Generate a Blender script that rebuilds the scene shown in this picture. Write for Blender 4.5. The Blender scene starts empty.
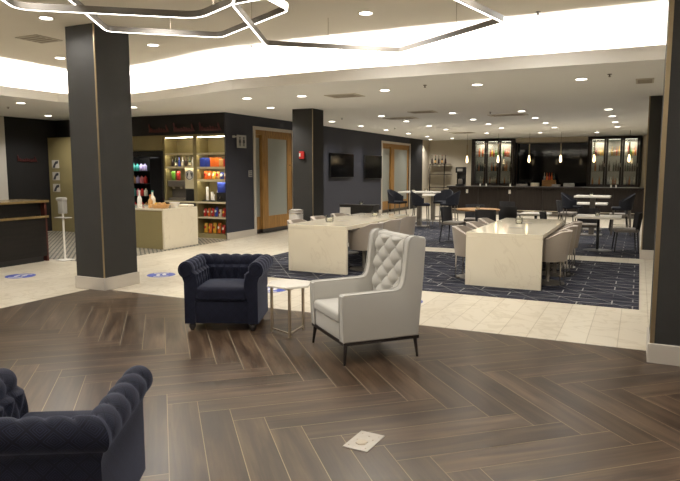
import bpy, bmesh, math, random
from mathutils import Vector, Matrix
R = math.radians
PI = math.pi
rnd = random.Random(7)
sc = bpy.context.scene
COL = sc.collection

# ------------------------------------------------------------------ camera
FPX, CX, CY, CAMH = 616.0, 340.0, 240.5, 1.62
PITCH = math.atan(70.5 / 616.0)
YAW = math.atan(300.0 / math.hypot(616.0, 70.5))
cam = bpy.data.cameras.new('camera')
cam.sensor_fit = 'HORIZONTAL'
cam.sensor_width = 36.0
cam.lens = FPX / 680.0 * 36.0
cam.clip_start = 0.05
cam_o = bpy.data.objects.new('camera', cam)
COL.objects.link(cam_o)
cam_o.location = (0, 0, CAMH)
cam_o.rotation_euler = (PI / 2 - PITCH, 0, YAW)
sc.camera = cam_o

_fw = Vector((-math.sin(YAW) * math.cos(PITCH), math.cos(YAW) * math.cos(PITCH), -math.sin(PITCH)))
_rt = Vector((math.cos(YAW), math.sin(YAW), 0))
_up = _rt.cross(_fw)
_C = Vector((0, 0, CAMH))


def _ray(x, y):
    return _fw * FPX + _rt * (x - CX) - _up * (y - CY)


def atz(x, y, z=0.0):
    d = _ray(x, y)
    return _C + d * ((z - CAMH) / d.z)


def atY(x, y, Y):
    d = _ray(x, y)
    return _C + d * (Y / d.y)


def atX(x, y, X):
    d = _ray(x, y)
    return _C + d * (X / d.x)


# ------------------------------------------------------------------ materials
def lin(v):
    v = v / 255.0
    return v / 12.92 if v <= 0.04045 else ((v + 0.055) / 1.055) ** 2.4


def rgb(r, g, b):
    return (lin(r), lin(g), lin(b), 1.0)


def new_mat(name):
    m = bpy.data.materials.new(name)
    m.use_nodes = True
    nt = m.node_tree
    b = nt.nodes['Principled BSDF']
    return m, nt, b


def node(nt, typ, **kw):
    n = nt.nodes.new(typ)
    for k, v in kw.items():
        if k in n.inputs.keys():
            n.inputs[k].default_value = v
        else:
            setattr(n, k, v)
    return n


def mixc(nt, fac, a, b, mode='MIX'):
    n = nt.nodes.new('ShaderNodeMix')
    n.data_type = 'RGBA'
    n.blend_type = mode
    for sock, v in ((n.inputs[0], fac), (n.inputs[6], a), (n.inputs[7], b)):
        if hasattr(v, 'is_output'):
            nt.links.new(v, sock)
        else:
            sock.default_value = v
    return n.outputs[2]


def math_n(nt, op, a, b=None, c=None):
    n = nt.nodes.new('ShaderNodeMath')
    n.operation = op
    for i, v in enumerate((a, b, c)):
        if v is None:
            continue
        if hasattr(v, 'is_output'):
            nt.links.new(v, n.inputs[i])
        else:
            n.inputs[i].default_value = v
    return n.outputs[0]


def ramp(nt, fac, stops):
    n = nt.nodes.new('ShaderNodeValToRGB')
    el = n.color_ramp.elements
    el[0].position, el[0].color = stops[0]
    el[1].position, el[1].color = stops[-1]
    for p, c in stops[1:-1]:
        e = el.new(p)
        e.color = c
    nt.links.new(fac, n.inputs[0])
    return n.outputs[0]


def bump(nt, b, height, strength=0.3, dist=0.01):
    n = nt.nodes.new('ShaderNodeBump')
    n.inputs['Strength'].default_value = strength
    n.inputs['Distance'].default_value = dist
    nt.links.new(height, n.inputs['Height'])
    nt.links.new(n.outputs[0], b.inputs['Normal'])


def plain(name, col, rough=0.5, metal=0.0, var=0.08, scale=6.0, spec=0.5, bumpy=0.0):
    """a surface of one colour with a little procedural unevenness"""
    m, nt, b = new_mat(name)
    tc = node(nt, 'ShaderNodeTexCoord')
    nz = node(nt, 'ShaderNodeTexNoise', Scale=scale, Detail=4.0)
    nt.links.new(tc.outputs['Object'], nz.inputs['Vector'])
    dark = tuple(c * (1 - var) for c in col[:3]) + (1,)
    light = tuple(min(1, c * (1 + var)) for c in col[:3]) + (1,)
    nt.links.new(mixc(nt, nz.outputs['Fac'], dark, light), b.inputs['Base Color'])
    b.inputs['Roughness'].default_value = rough
    b.inputs['Metallic'].default_value = metal
    b.inputs['Specular IOR Level'].default_value = spec
    if bumpy:
        nz2 = node(nt, 'ShaderNodeTexNoise', Scale=scale * 25, Detail=3.0)
        nt.links.new(tc.outputs['Object'], nz2.inputs['Vector'])
        bump(nt, b, nz2.outputs['Fac'], bumpy, 0.002)
    return m


def emit(name, col, strength):
    m, nt, b = new_mat(name)
    b.inputs['Base Color'].default_value = (0.8, 0.8, 0.8, 1)
    b.inputs['Emission Color'].default_value = col
    b.inputs['Emission Strength'].default_value = strength
    return m


def glass(name, tint=(0.95, 0.97, 0.96, 1), refl=1.0):
    m, nt, b = new_mat(name)
    nt.nodes.remove(b)
    out = nt.nodes['Material Output']
    tr = node(nt, 'ShaderNodeBsdfTransparent', Color=tint)
    gl = node(nt, 'ShaderNodeBsdfGlossy', Roughness=0.02)
    fr = node(nt, 'ShaderNodeFresnel', IOR=1.5)
    mx = node(nt, 'ShaderNodeMixShader')
    nt.links.new(math_n(nt, 'MULTIPLY', fr.outputs[0], refl), mx.inputs[0])
    nt.links.new(tr.outputs[0], mx.inputs[1])
    nt.links.new(gl.outputs[0], mx.inputs[2])
    nt.links.new(mx.outputs[0], out.inputs[0])
    return m


def fabric(name, col, rough=0.85, weave=400.0, sheen=0.2):
    m, nt, b = new_mat(name)
    tc = node(nt, 'ShaderNodeTexCoord')
    nz = node(nt, 'ShaderNodeTexNoise', Scale=weave, Detail=2.0)
    nt.links.new(tc.outputs['Object'], nz.inputs['Vector'])
    dark = tuple(c * 0.86 for c in col[:3]) + (1,)
    nt.links.new(mixc(nt, nz.outputs['Fac'], dark, col), b.inputs['Base Color'])
    b.inputs['Roughness'].default_value = rough
    b.inputs['Sheen Weight'].default_value = sheen
    b.inputs['Specular IOR Level'].default_value = 0.25
    bump(nt, b, nz.outputs['Fac'], 0.15, 0.001)
    return m


def velvet(name, base, line, cell=0.105):
    """navy velvet cut with a maze of nested lozenges"""
    m, nt, b = new_mat(name)
    uv = node(nt, 'ShaderNodeUVMap')
    mp = node(nt, 'ShaderNodeMapping')
    mp.inputs['Rotation'].default_value = (0, 0, R(45))
    mp.inputs['Scale'].default_value = (1 / cell, 1 / cell, 1)
    nt.links.new(uv.outputs[0], mp.inputs[0])
    sp = node(nt, 'ShaderNodeSeparateXYZ')
    nt.links.new(mp.outputs[0], sp.inputs[0])
    ax = math_n(nt, 'ABSOLUTE', math_n(nt, 'SUBTRACT', math_n(nt, 'FRACT', sp.outputs[0]), 0.5))
    ay = math_n(nt, 'ABSOLUTE', math_n(nt, 'SUBTRACT', math_n(nt, 'FRACT', sp.outputs[1]), 0.5))
    d = math_n(nt, 'MAXIMUM', ax, ay)
    f = math_n(nt, 'FRACT', math_n(nt, 'MULTIPLY', d, 8.0))
    l = math_n(nt, 'LESS_THAN', f, 0.32)
    nz = node(nt, 'ShaderNodeTexNoise', Scale=14.0, Detail=3.0)
    nt.links.new(uv.outputs[0], nz.inputs['Vector'])
    l2 = math_n(nt, 'MULTIPLY', l, math_n(nt, 'MULTIPLY', nz.outputs['Fac'], 1.3))
    nt.links.new(mixc(nt, l2, base, line), b.inputs['Base Color'])
    b.inputs['Roughness'].default_value = 0.8
    b.inputs['Sheen Weight'].default_value = 0.22
    b.inputs['Sheen Roughness'].default_value = 0.4
    b.inputs['Sheen Tint'].default_value = (0.45, 0.5, 0.7, 1)
    b.inputs['Specular IOR Level'].default_value = 0.15
    bump(nt, b, l2, 0.25, 0.002)
    return m


def mat_wood_floor():
    m, nt, b = new_mat('herringbone_wood_plank')
    uv = node(nt, 'ShaderNodeUVMap')
    at = node(nt, 'ShaderNodeAttribute', attribute_name='plank')
    sp = node(nt, 'ShaderNodeSeparateColor')
    nt.links.new(at.outputs['Color'], sp.inputs[0])
    off = node(nt, 'ShaderNodeCombineXYZ')
    nt.links.new(math_n(nt, 'MULTIPLY', sp.outputs[0], 37.0), off.inputs[0])
    nt.links.new(math_n(nt, 'MULTIPLY', sp.outputs[1], 19.0), off.inputs[1])
    add = node(nt, 'ShaderNodeVectorMath', operation='ADD')
    nt.links.new(uv.outputs[0], add.inputs[0])
    nt.links.new(off.outputs[0], add.inputs[1])
    mp = node(nt, 'ShaderNodeMapping')
    mp.inputs['Scale'].default_value = (0.8, 7.0, 1)
    nt.links.new(add.outputs[0], mp.inputs[0])
    n1 = node(nt, 'ShaderNodeTexNoise', Scale=1.5, Detail=6.0, Distortion=0.6)
    nt.links.new(mp.outputs[0], n1.inputs['Vector'])
    mp2 = node(nt, 'ShaderNodeMapping')
    mp2.inputs['Scale'].default_value = (2.0, 60.0, 1)
    nt.links.new(add.outputs[0], mp2.inputs[0])
    n2 = node(nt, 'ShaderNodeTexNoise', Scale=1.0, Detail=3.0)
    nt.links.new(mp2.outputs[0], n2.inputs['Vector'])
    g = math_n(nt, 'ADD', math_n(nt, 'MULTIPLY', n1.outputs['Fac'], 0.75), math_n(nt, 'MULTIPLY', n2.outputs['Fac'], 0.25))
    c = ramp(nt, g, [(0.28, rgb(37, 26, 18)), (0.45, rgb(61, 47, 35)), (0.58, rgb(82, 66, 51)), (0.75, rgb(112, 93, 72))])
    tone = ramp(nt, sp.outputs[2], [(0.0, (0.62, 0.58, 0.54, 1)), (0.5, (0.92, 0.92, 0.92, 1)), (1.0, (1.14, 1.14, 1.16, 1))])
    nt.links.new(mixc(nt, 1.0, c, tone, 'MULTIPLY'), b.inputs['Base Color'])
    b.inputs['Roughness'].default_value = 0.30
    b.inputs['Specular IOR Level'].default_value = 0.45
    bump(nt, b, g, 0.08, 0.002)
    return m


def mat_tile_floor():
    m, nt, b = new_mat('cream_marble_tile')
    tc = node(nt, 'ShaderNodeTexCoord')
    mp = node(nt, 'ShaderNodeMapping')
    mp.inputs['Rotation'].default_value = (0, 0, R(90))
    mp.inputs['Location'].default_value = (0.4, 0.11, 0)
    nt.links.new(tc.outputs['Object'], mp.inputs[0])
    br = node(nt, 'ShaderNodeTexBrick')
    br.offset = 0.5
    br.inputs['Scale'].default_value = 1.0
    br.inputs['Brick Width'].default_value = 1.6
    br.inputs['Row Height'].default_value = 0.27
    br.inputs['Mortar Size'].default_value = 0.004
    br.inputs['Color1'].default_value = rgb(208, 199, 180)
    br.inputs['Color2'].default_value = rgb(200, 190, 171)
    br.inputs['Mortar'].default_value = rgb(168, 156, 134)
    nt.links.new(mp.outputs[0], br.inputs['Vector'])
    nz = node(nt, 'ShaderNodeTexNoise', Scale=2.2, Detail=7.0, Distortion=1.6)
    nt.links.new(tc.outputs['Object'], nz.inputs['Vector'])
    vein = ramp(nt, nz.outputs['Fac'], [(0.44, (1, 1, 1, 1)), (0.5, (0.86, 0.84, 0.80, 1)), (0.54, (1, 1, 1, 1))])
    nt.links.new(mixc(nt, 1.0, br.outputs['Color'], vein, 'MULTIPLY'), b.inputs['Base Color'])
    b.inputs['Roughness'].default_value = 0.32
    return m


def mat_carpet():
    m, nt, b = new_mat('navy_carpet_tile')
    tc = node(nt, 'ShaderNodeTexCoord')
    br = node(nt, 'ShaderNodeTexBrick')
    br.offset = 0.37
    br.inputs['Scale'].default_value = 1.0
    br.inputs['Brick Width'].default_value = 0.62
    br.inputs['Row Height'].default_value = 0.25
    br.inputs['Mortar Size'].default_value = 0.008
    br.inputs['Color1'].default_value = (0, 0, 0, 1)
    br.inputs['Color2'].default_value = (0, 0, 0, 1)
    br.inputs['Mortar'].default_value = (1, 1, 1, 1)
    nt.links.new(tc.outputs['Object'], br.inputs['Vector'])
    n0 = node(nt, 'ShaderNodeTexNoise', Scale=2.3, Detail=2.0)
    nt.links.new(tc.outputs['Object'], n0.inputs['Vector'])
    keep = ramp(nt, n0.outputs['Fac'], [(0.42, (0.12, 0.12, 0.12, 1)), (0.55, (0.8, 0.8, 0.8, 1))])
    # slanting thin lines too
    mp = node(nt, 'ShaderNodeMapping')
    mp.inputs['Rotation'].default_value = (0, 0, R(52))
    nt.links.new(tc.outputs['Object'], mp.inputs[0])
    br2 = node(nt, 'ShaderNodeTexBrick')
    br2.offset = 0.41
    br2.inputs['Scale'].default_value = 1.0
    br2.inputs['Brick Width'].default_value = 1.3
    br2.inputs['Row Height'].default_value = 0.4
    br2.inputs['Mortar Size'].default_value = 0.007
    br2.inputs['Color1'].default_value = (0, 0, 0, 1)
    br2.inputs['Color2'].default_value = (0, 0, 0, 1)
    br2.inputs['Mortar'].default_value = (0.6, 0.6, 0.6, 1)
    nt.links.new(mp.outputs[0], br2.inputs['Vector'])
    mp3 = node(nt, 'ShaderNodeMapping')
    mp3.inputs['Scale'].default_value = (1.3, 14.0, 1)
    nt.links.new(tc.outputs['Object'], mp3.inputs[0])
    n1 = node(nt, 'ShaderNodeTexNoise', Scale=2.0, Detail=5.0)
    nt.links.new(mp3.outputs[0], n1.inputs['Vector'])
    base = ramp(nt, n1.outputs['Fac'], [(0.36, rgb(18, 18, 25)), (0.5, rgb(36, 37, 47)), (0.66, rgb(74, 75, 82))])
    lines = math_n(nt, 'MAXIMUM', mixc(nt, 1.0, br.outputs['Color'], keep, 'MULTIPLY'), math_n(nt, 'MULTIPLY', br2.outputs['Color'], 0.6))
    nt.links.new(mixc(nt, lines, base, rgb(158, 155, 150)), b.inputs['Base Color'])
    b.inputs['Roughness'].default_value = 0.95
    b.inputs['Specular IOR Level'].default_value = 0.1
    n3 = node(nt, 'ShaderNodeTexNoise', Scale=220.0)
    nt.links.new(tc.outputs['Object'], n3.inputs['Vector'])
    bump(nt, b, n3.outputs['Fac'], 0.3, 0.004)
    return m


def mat_mosaic():
    m, nt, b = new_mat('black_and_white_mosaic_tile')
    tc = node(nt, 'ShaderNodeTexCoord')
    mp = node(nt, 'ShaderNodeMapping')
    mp.inputs['Rotation'].default_value = (0, 0, R(45))
    nt.links.new(tc.outputs['Object'], mp.inputs[0])
    wv = node(nt, 'ShaderNodeTexBrick')
    wv.offset = 0.5
    wv.inputs['Scale'].default_value = 1.0
    wv.inputs['Brick Width'].default_value = 0.11
    wv.inputs['Row Height'].default_value = 0.08
    wv.inputs['Mortar Size'].default_value = 0.016
    wv.inputs['Color1'].default_value = rgb(186, 178, 158)
    wv.inputs['Color2'].default_value = rgb(150, 143, 128)
    wv.inputs['Mortar'].default_value = rgb(40, 38, 38)
    nt.links.new(mp.outputs[0], wv.inputs['Vector'])
    nt.links.new(wv.outputs['Color'], b.inputs['Base Color'])
    b.inputs['Roughness'].default_value = 0.4
    return m


def mat_stone(name, c1, c2, vein_c, rough=0.2):
    m, nt, b = new_mat(name)
    tc = node(nt, 'ShaderNodeTexCoord')
    nz = node(nt, 'ShaderNodeTexNoise', Scale=1.0, Detail=5.0, Distortion=1.2)
    nt.links.new(tc.outputs['Object'], nz.inputs['Vector'])
    n2 = node(nt, 'ShaderNodeTexNoise', Scale=3.0, Detail=3.0)
    nt.links.new(tc.outputs['Object'], n2.inputs['Vector'])
    base = mixc(nt, n2.outputs['Fac'], c1, c2)
    v = ramp(nt, nz.outputs['Fac'], [(0.492, (0, 0, 0, 1)), (0.5, (0.16, 0.16, 0.16, 1)), (0.508, (0, 0, 0, 1))])
    nt.links.new(mixc(nt, v, base, vein_c), b.inputs['Base Color'])
    b.inputs['Roughness'].default_value = rough
    return m


def mat_grain(name, c1, c2, rough=0.45, axis=2, scale=1.0):
    """wood veneer with the grain along one axis"""
    m, nt, b = new_mat(name)
    tc = node(nt, 'ShaderNodeTexCoord')
    mp = node(nt, 'ShaderNodeMapping')
    s = [14.0 * scale] * 3
    s[axis] = 1.0 * scale
    mp.inputs['Scale'].default_value = s
    nt.links.new(tc.outputs['Object'], mp.inputs[0])
    nz = node(nt, 'ShaderNodeTexNoise', Scale=2.0, Detail=5.0, Distortion=0.4)
    nt.links.new(mp.outputs[0], nz.inputs['Vector'])
    nt.links.new(ramp(nt, nz.outputs['Fac'], [(0.35, c1), (0.65, c2)]), b.inputs['Base Color'])
    b.inputs['Roughness'].default_value = rough
    b.inputs['Specular IOR Level'].default_value = 0.25
    return m


M = {}
M['wood_floor'] = mat_wood_floor()
M['grout'] = plain('floor_grout', rgb(158, 145, 122), 0.7)
M['tile'] = mat_tile_floor()
M['carpet'] = mat_carpet()
M['mosaic'] = mat_mosaic()
M['soffit'] = plain('soffit_paint', rgb(240, 240, 238), 0.8, var=0.02, scale=1.5)
M['ceiling'] = plain('ceiling_paint', rgb(236, 231, 220), 0.8, var=0.02, scale=1.5)
M['fascia'] = plain('fascia_paint', rgb(236, 232, 224), 0.7, var=0.02)
M['navy_wall'] = plain('navy_grey_wall_paint', rgb(54, 55, 63), 0.7, var=0.04, scale=2, spec=0.25)
M['black_wall'] = plain('near_black_wall_paint', rgb(34, 33, 33), 0.65, var=0.12, scale=3, spec=0.2)
M['beige_wall'] = plain('beige_wall_paint', rgb(186, 176, 156), 0.75, var=0.03)
M['white_wall'] = plain('off_white_wall_paint', rgb(200, 194, 184), 0.75, var=0.02)
M['base_trim'] = plain('pale_grey_base_trim', rgb(184, 176, 164), 0.45, var=0.04)
M['column'] = plain('charcoal_column_wallcovering', rgb(46, 45, 43), 0.65, var=0.16, scale=3.5, spec=0.22)
M['bronze'] = plain('bronze_corner_metal', rgb(150, 134, 108), 0.35, 0.85, 0.1)
M['wing_fabric'] = fabric('warm_grey_upholstery', rgb(178, 174, 165), 0.75, 350)
M['tub_fabric'] = fabric('taupe_upholstery', rgb(160, 148, 134), 0.75, 300)
M['velvet'] = velvet('navy_velvet_maze', rgb(12, 13, 24), rgb(36, 39, 58), 0.075)
M['dark_fabric'] = fabric('charcoal_upholstery', rgb(56, 55, 56), 0.85, 250, 0.0)
M['navy_fabric'] = fabric('ink_blue_upholstery', rgb(37, 38, 44), 0.85, 250, 0.0)
M['seat_grey'] = fabric('grey_seat_fabric', rgb(132, 124, 114), 0.8, 250)
M['black_wood'] = plain('black_stained_wood', rgb(34, 28, 26), 0.4)
M['black_metal'] = plain('black_metal', rgb(26, 25, 25), 0.4, 0.3)
M['steel'] = plain('brushed_nickel', rgb(176, 164, 146), 0.3, 0.9, 0.06, 20)
M['chrome'] = plain('chrome_metal', rgb(205, 200, 194), 0.1, 1.0, 0.02)
M['grey_metal'] = plain('grey_metal', rgb(122, 116, 108), 0.4, 0.6)
M['white_top'] = mat_stone('white_marble', rgb(236, 230, 218), rgb(226, 219, 205), rgb(190, 180, 165), 0.2)
M['cream_stone'] = mat_stone('cream_veined_stone', rgb(226, 216, 193), rgb(219, 208, 184), rgb(168, 148, 118), 0.07)
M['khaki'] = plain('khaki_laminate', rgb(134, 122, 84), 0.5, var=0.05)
M['dark_wood'] = mat_grain('espresso_wood', rgb(34, 28, 25), rgb(44, 37, 33), 0.35)
M['desk_wood'] = mat_grain('black_brown_desk_wood', rgb(16, 14, 13), rgb(24, 21, 19), 0.5, 1)
M['red_wood'] = mat_grain('reddish_desk_end_wood', rgb(70, 34, 30), rgb(92, 48, 40), 0.4)
M['oak'] = mat_grain('amber_oak', rgb(126, 92, 48), rgb(160, 120, 66), 0.4)
M['round_wood'] = mat_grain('honey_table_wood', rgb(146, 108, 66), rgb(176, 134, 84), 0.3, 0)
M['gold_stone'] = mat_stone('brown_gold_granite', rgb(140, 118, 76), rgb(96, 80, 52), rgb(196, 170, 110), 0.2)
M['frost'] = plain('frosted_glass', rgb(138, 140, 132), 0.3, 0, 0.03, 2)
M['tv'] = plain('black_screen', rgb(10, 10, 12), 0.12)
M['black'] = plain('black_plastic', rgb(20, 20, 21), 0.35)
M['black_gloss'] = plain('black_gloss_panel', rgb(12, 12, 16), 0.06, spec=0.25)
M['white_plastic'] = plain('white_plastic', rgb(226, 222, 214), 0.45, var=0.02)
M['grey_plastic'] = plain('grey_plastic', rgb(158, 156, 150), 0.5, var=0.03)
M['paper'] = plain('printed_paper', rgb(190, 184, 172), 0.7, var=0.2, scale=40)
M['ink'] = plain('dark_print', rgb(58, 58, 62), 0.7)
M['red'] = plain('red_paint', rgb(178, 34, 30), 0.4)
M['red_letter'] = plain('dull_red_letter', rgb(70, 20, 18), 0.6)
M['blue'] = plain('blue_vinyl', rgb(34, 62, 158), 0.4, var=0.05)
M['brass'] = plain('satin_brass_plate', rgb(176, 169, 158), 0.45, 0.35, 0.14, 30)
M['glass'] = glass('clear_glass', (0.98, 0.99, 0.98, 1), 0.7)
M['pane'] = glass('cabinet_glass', (0.9, 0.92, 0.9, 1), 2.5)
M['can'] = plain('pale_ribbed_plastic', rgb(196, 190, 182), 0.4)
M['vent'] = plain('vent_grey', rgb(196, 189, 176), 0.6)
M['vent_dark'] = plain('vent_slot_dark', rgb(150, 142, 128), 0.7)
WARM = (1.0, 0.84, 0.62, 1)
M['lens'] = emit('lit_downlight_lens', (1.0, 0.93, 0.80, 1), 9.0)
M['trim_ring'] = plain('downlight_trim_white', rgb(222, 214, 198), 0.5)
M['led'] = emit('lit_led_strip', (1.0, 0.95, 0.86, 1), 5.0)
M['cove_led'] = emit('lit_cove_strip', (1.0, 0.975, 0.93, 1), 220.0)
M['profile'] = plain('satin_lamp_profile', rgb(118, 112, 103), 0.5, 0.0)
M['pendant_glow'] = emit('lit_pendant_glass', (1.0, 0.72, 0.36, 1), 4.0)
M['shelf_led'] = emit('lit_shelf_strip', (1.0, 0.90, 0.68, 1), 34.0)
M['cabinet_led'] = emit('lit_cabinet_strip', (1.0, 0.92, 0.76, 1), 4.0)
M['shelf'] = plain('pale_shelf_board', rgb(206, 194, 160), 0.5)
for n, c in dict(orange=(224, 110, 40), crimson=(176, 40, 36), yellow=(226, 178, 60), royal=(44, 62, 150), green=(96, 150, 50),
                 teal=(60, 150, 140), cream=(232, 222, 200), pink=(206, 120, 130), lilac=(160, 150, 190), tan=(196, 150, 92),
                 amber=(170, 100, 40), dark_green=(30, 48, 34), dark_brown=(44, 28, 22), silver=(170, 168, 164)).items():
    M[n] = plain(n + '_packaging', rgb(*c), 0.35, var=0.15, scale=30)


# ------------------------------------------------------------------ mesh tools
def BM():
    return bmesh.new()


def box(b, x0, x1, y0, y1, z0, z1, r=0.0, seg=2):
    v = [b.verts.new(p) for p in ((x0, y0, z0), (x1, y0, z0), (x1, y1, z0), (x0, y1, z0), (x0, y0, z1), (x1, y0, z1), (x1, y1, z1), (x0, y1, z1))]
    fs = [b.faces.new([v[i] for i in q]) for q in ((3, 2, 1, 0), (4, 5, 6, 7), (0, 1, 5, 4), (1, 2, 6, 5), (2, 3, 7, 6), (3, 0, 4, 7))]
    if r > 0:
        es = list({e for f in fs for e in f.edges})
        bmesh.ops.bevel(b, geom=es, offset=r, segments=seg, affect='EDGES', profile=0.5, clamp_overlap=True)
    return b


def frame_of(d):
    d = d.normalized()
    a = Vector((0, 0, 1)) if abs(d.z) < 0.9 else Vector((1, 0, 0))
    u = d.cross(a).normalized()
    return u, d.cross(u).normalized()


def tube(b, pts, r, seg=8, closed=False):
    pts = [Vector(p) for p in pts]
    n = len(pts)
    rs = r if isinstance(r, (list, tuple)) else [r] * n
    rings = []
    u = None
    for i, p in enumerate(pts):
        if closed:
            d = (pts[(i + 1) % n] - pts[i - 1])
        else:
            d = pts[min(i + 1, n - 1)] - pts[max(i - 1, 0)]
        d.normalize()
        if u is None:
            u, w = frame_of(d)
        else:
            u = (u - d * u.dot(d))
            if u.length < 1e-6:
                u, w = frame_of(d)
            u.normalize()
            w = d.cross(u).normalized()
        rings.append([b.verts.new(p + (u * math.cos(2 * PI * k / seg) + w * math.sin(2 * PI * k / seg)) * rs[i]) for k in range(seg)])
    m = n if closed else n - 1
    for i in range(m):
        A, B = rings[i], rings[(i + 1) % n]
        for k in range(seg):
            b.faces.new((A[k], A[(k + 1) % seg], B[(k + 1) % seg], B[k]))
    if not closed:
        b.faces.new(rings[0][::-1])
        b.faces.new(rings[-1])
    return b


def bar(b, p0, p1, w, h=None):
    """square bar between two points"""
    h = h or w
    p0, p1 = Vector(p0), Vector(p1)
    u, v = frame_of(p1 - p0)
    q = []
    for p in (p0, p1):
        q.append([b.verts.new(p + u * sx * w / 2 + v * sy * h / 2) for sx, sy in ((-1, -1), (1, -1), (1, 1), (-1, 1))])
    for k in range(4):
        b.faces.new((q[0][k], q[0][(k + 1) % 4], q[1][(k + 1) % 4], q[1][k]))
    b.faces.new(q[0][::-1])
    b.faces.new(q[1])
    return b


def lathe(b, prof, seg=20, c=(0, 0, 0)):
    rings = []
    for r, z in prof:
        if r < 1e-5:
            rings.append([b.verts.new((c[0], c[1], c[2] + z))])
        else:
            rings.append([b.verts.new((c[0] + r * math.cos(2 * PI * k / seg), c[1] + r * math.sin(2 * PI * k / seg), c[2] + z)) for k in range(seg)])
    for A, B in zip(rings, rings[1:]):
        for k in range(seg):
            k2 = (k + 1) % seg
            if len(A) == 1 and len(B) == 1:
                continue
            if len(A) == 1:
                b.faces.new((A[0], B[k2], B[k]))
            elif len(B) == 1:
                b.faces.new((A[k], A[k2], B[0]))
            else:
                b.faces.new((A[k], A[k2], B[k2], B[k]))
    for ring, rev in ((rings[0], True), (rings[-1], False)):
        if len(ring) > 2:
            b.faces.new(ring[::-1] if rev else ring)
    return b


def prism(b, poly, plane, a, c, r=0.0, seg=2):
    """extrude a 2-D outline: plane 'yz' along x, 'xz' along y, 'xy' along z"""
    def P(p, t):
        return {'yz': (t, p[0], p[1]), 'xz': (p[0], t, p[1]), 'xy': (p[0], p[1], t)}[plane]
    A = [b.verts.new(P(p, a)) for p in poly]
    B = [b.verts.new(P(p, c)) for p in poly]
    n = len(poly)
    fs = [b.faces.new(A[::-1]), b.faces.new(B)]
    for i in range(n):
        fs.append(b.faces.new((A[i], A[(i + 1) % n], B[(i + 1) % n], B[i])))
    bmesh.ops.recalc_face_normals(b, faces=fs)
    if r > 0:
        es = list({e for f in fs[:2] for e in f.edges})
        bmesh.ops.bevel(b, geom=es, offset=r, segments=seg, affect='EDGES', profile=0.5, clamp_overlap=True)
    return b


def grid(b, f, nu, nv, closeu=False, uvscale=None):
    """f(u,v) -> point, optional metric uv"""
    uvl = b.loops.layers.uv.verify() if uvscale else None
    V = [[b.verts.new(f(i / nu, j / nv)) for j in range(nv + 1)] for i in range(nu if closeu else nu + 1)]
    for i in range(nu):
        i2 = (i + 1) % len(V)
        for j in range(nv):
            fc = b.faces.new((V[i][j], V[i2][j], V[i2][j + 1], V[i][j + 1]))
            if uvl:
                for lp, (a, c) in zip(fc.loops, ((i, j), (i + 1, j), (i + 1, j + 1), (i, j + 1))):
                    lp[uvl].uv = (a / nu * uvscale[0], c / nv * uvscale[1])
    return V


def boxuv(b):
    if b.loops.layers.uv.active:
        uvl = b.loops.layers.uv.active
        todo = [f for f in b.faces if all(lp[uvl].uv.length < 1e-9 for lp in f.loops)]
    else:
        uvl = b.loops.layers.uv.verify()
        todo = b.faces
    for f in todo:
        n = f.normal
        a = max(range(3), key=lambda k: abs(n[k]))
        i, j = ((1, 2), (0, 2), (0, 1))[a]
        for lp in f.loops:
            lp[uvl].uv = (lp.vert.co[i], lp.vert.co[j])


def obj(name, b, m, parent=None, smooth=40, recalc=True, label=None):
    if recalc:
        bmesh.ops.recalc_face_normals(b, faces=b.faces)
    b.normal_update()
    boxuv(b)
    me = bpy.data.meshes.new(name)
    b.to_mesh(me)
    b.free()
    if smooth:
        me.shade_smooth()
        me.set_sharp_from_angle(angle=R(smooth))
    for mm in (m if isinstance(m, (list, tuple)) else [m]):
        me.materials.append(M[mm] if isinstance(mm, str) else mm)
    o = bpy.data.objects.new(name, me)
    COL.objects.link(o)
    if parent:
        o.parent = parent
    if label:
        o['label'] = label
    return o


def thing(name, label, cat, loc=(0, 0, 0), rz=0.0, group=None):
    o = bpy.data.objects.new(name, None)
    o.empty_display_size = 0.1
    COL.objects.link(o)
    o.location = loc
    o.rotation_euler = (0, 0, rz)
    o['label'] = label
    o['category'] = cat
    if group:
        o['group'] = group
    return o


def tag(o, label, cat, group=None, kind=None):
    if label:
        o['label'] = label
    if cat:
        o['category'] = cat
    if group:
        o['group'] = group
    if kind:
        o['kind'] = kind
    return o


def struct(name, b, m, label=None, parent=None, smooth=30, recalc=True):
    o = obj(name, b, m, parent, smooth, recalc)
    if not parent:
        o['kind'] = 'structure'
    if label:
        o['label'] = label
    return o


def dup(root, loc, rz, label, group=None):
    r = root.copy()
    COL.objects.link(r)
    r.location = loc
    r.rotation_euler = (0, 0, rz)
    r['label'] = label
    if group:
        r['group'] = group
    for ch in list(root.children):
        c = ch.copy()
        COL.objects.link(c)
        c.parent = r
        for g in list(ch.children):
            d = g.copy()
            COL.objects.link(d)
            d.parent = c
    return r


ORD = ['first', 'second', 'third', 'fourth', 'fifth', 'sixth', 'seventh', 'eighth', 'ninth', 'tenth', 'eleventh', 'twelfth']

# ------------------------------------------------------------------ the setting
S, U = 2.93, 3.5           # soffit and raised ceiling
XL, XR, YN, YB = -14.1, 7.0, -5.0, 27.0
XD, YD = -8.58, 11.72      # door wall plane, shop header plane


def slab(name, x0, x1, y0, y1, z0, z1, m, label=None):
    b = BM()
    box(b, x0, x1, y0, y1, z0, z1)
    return struct(name, b, m, label)


slab('floor', XL - .2, XR + .2, YN - .2, YB + .2, -0.1, 0.0, 'tile', 'cream marble plank tile floor')


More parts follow.
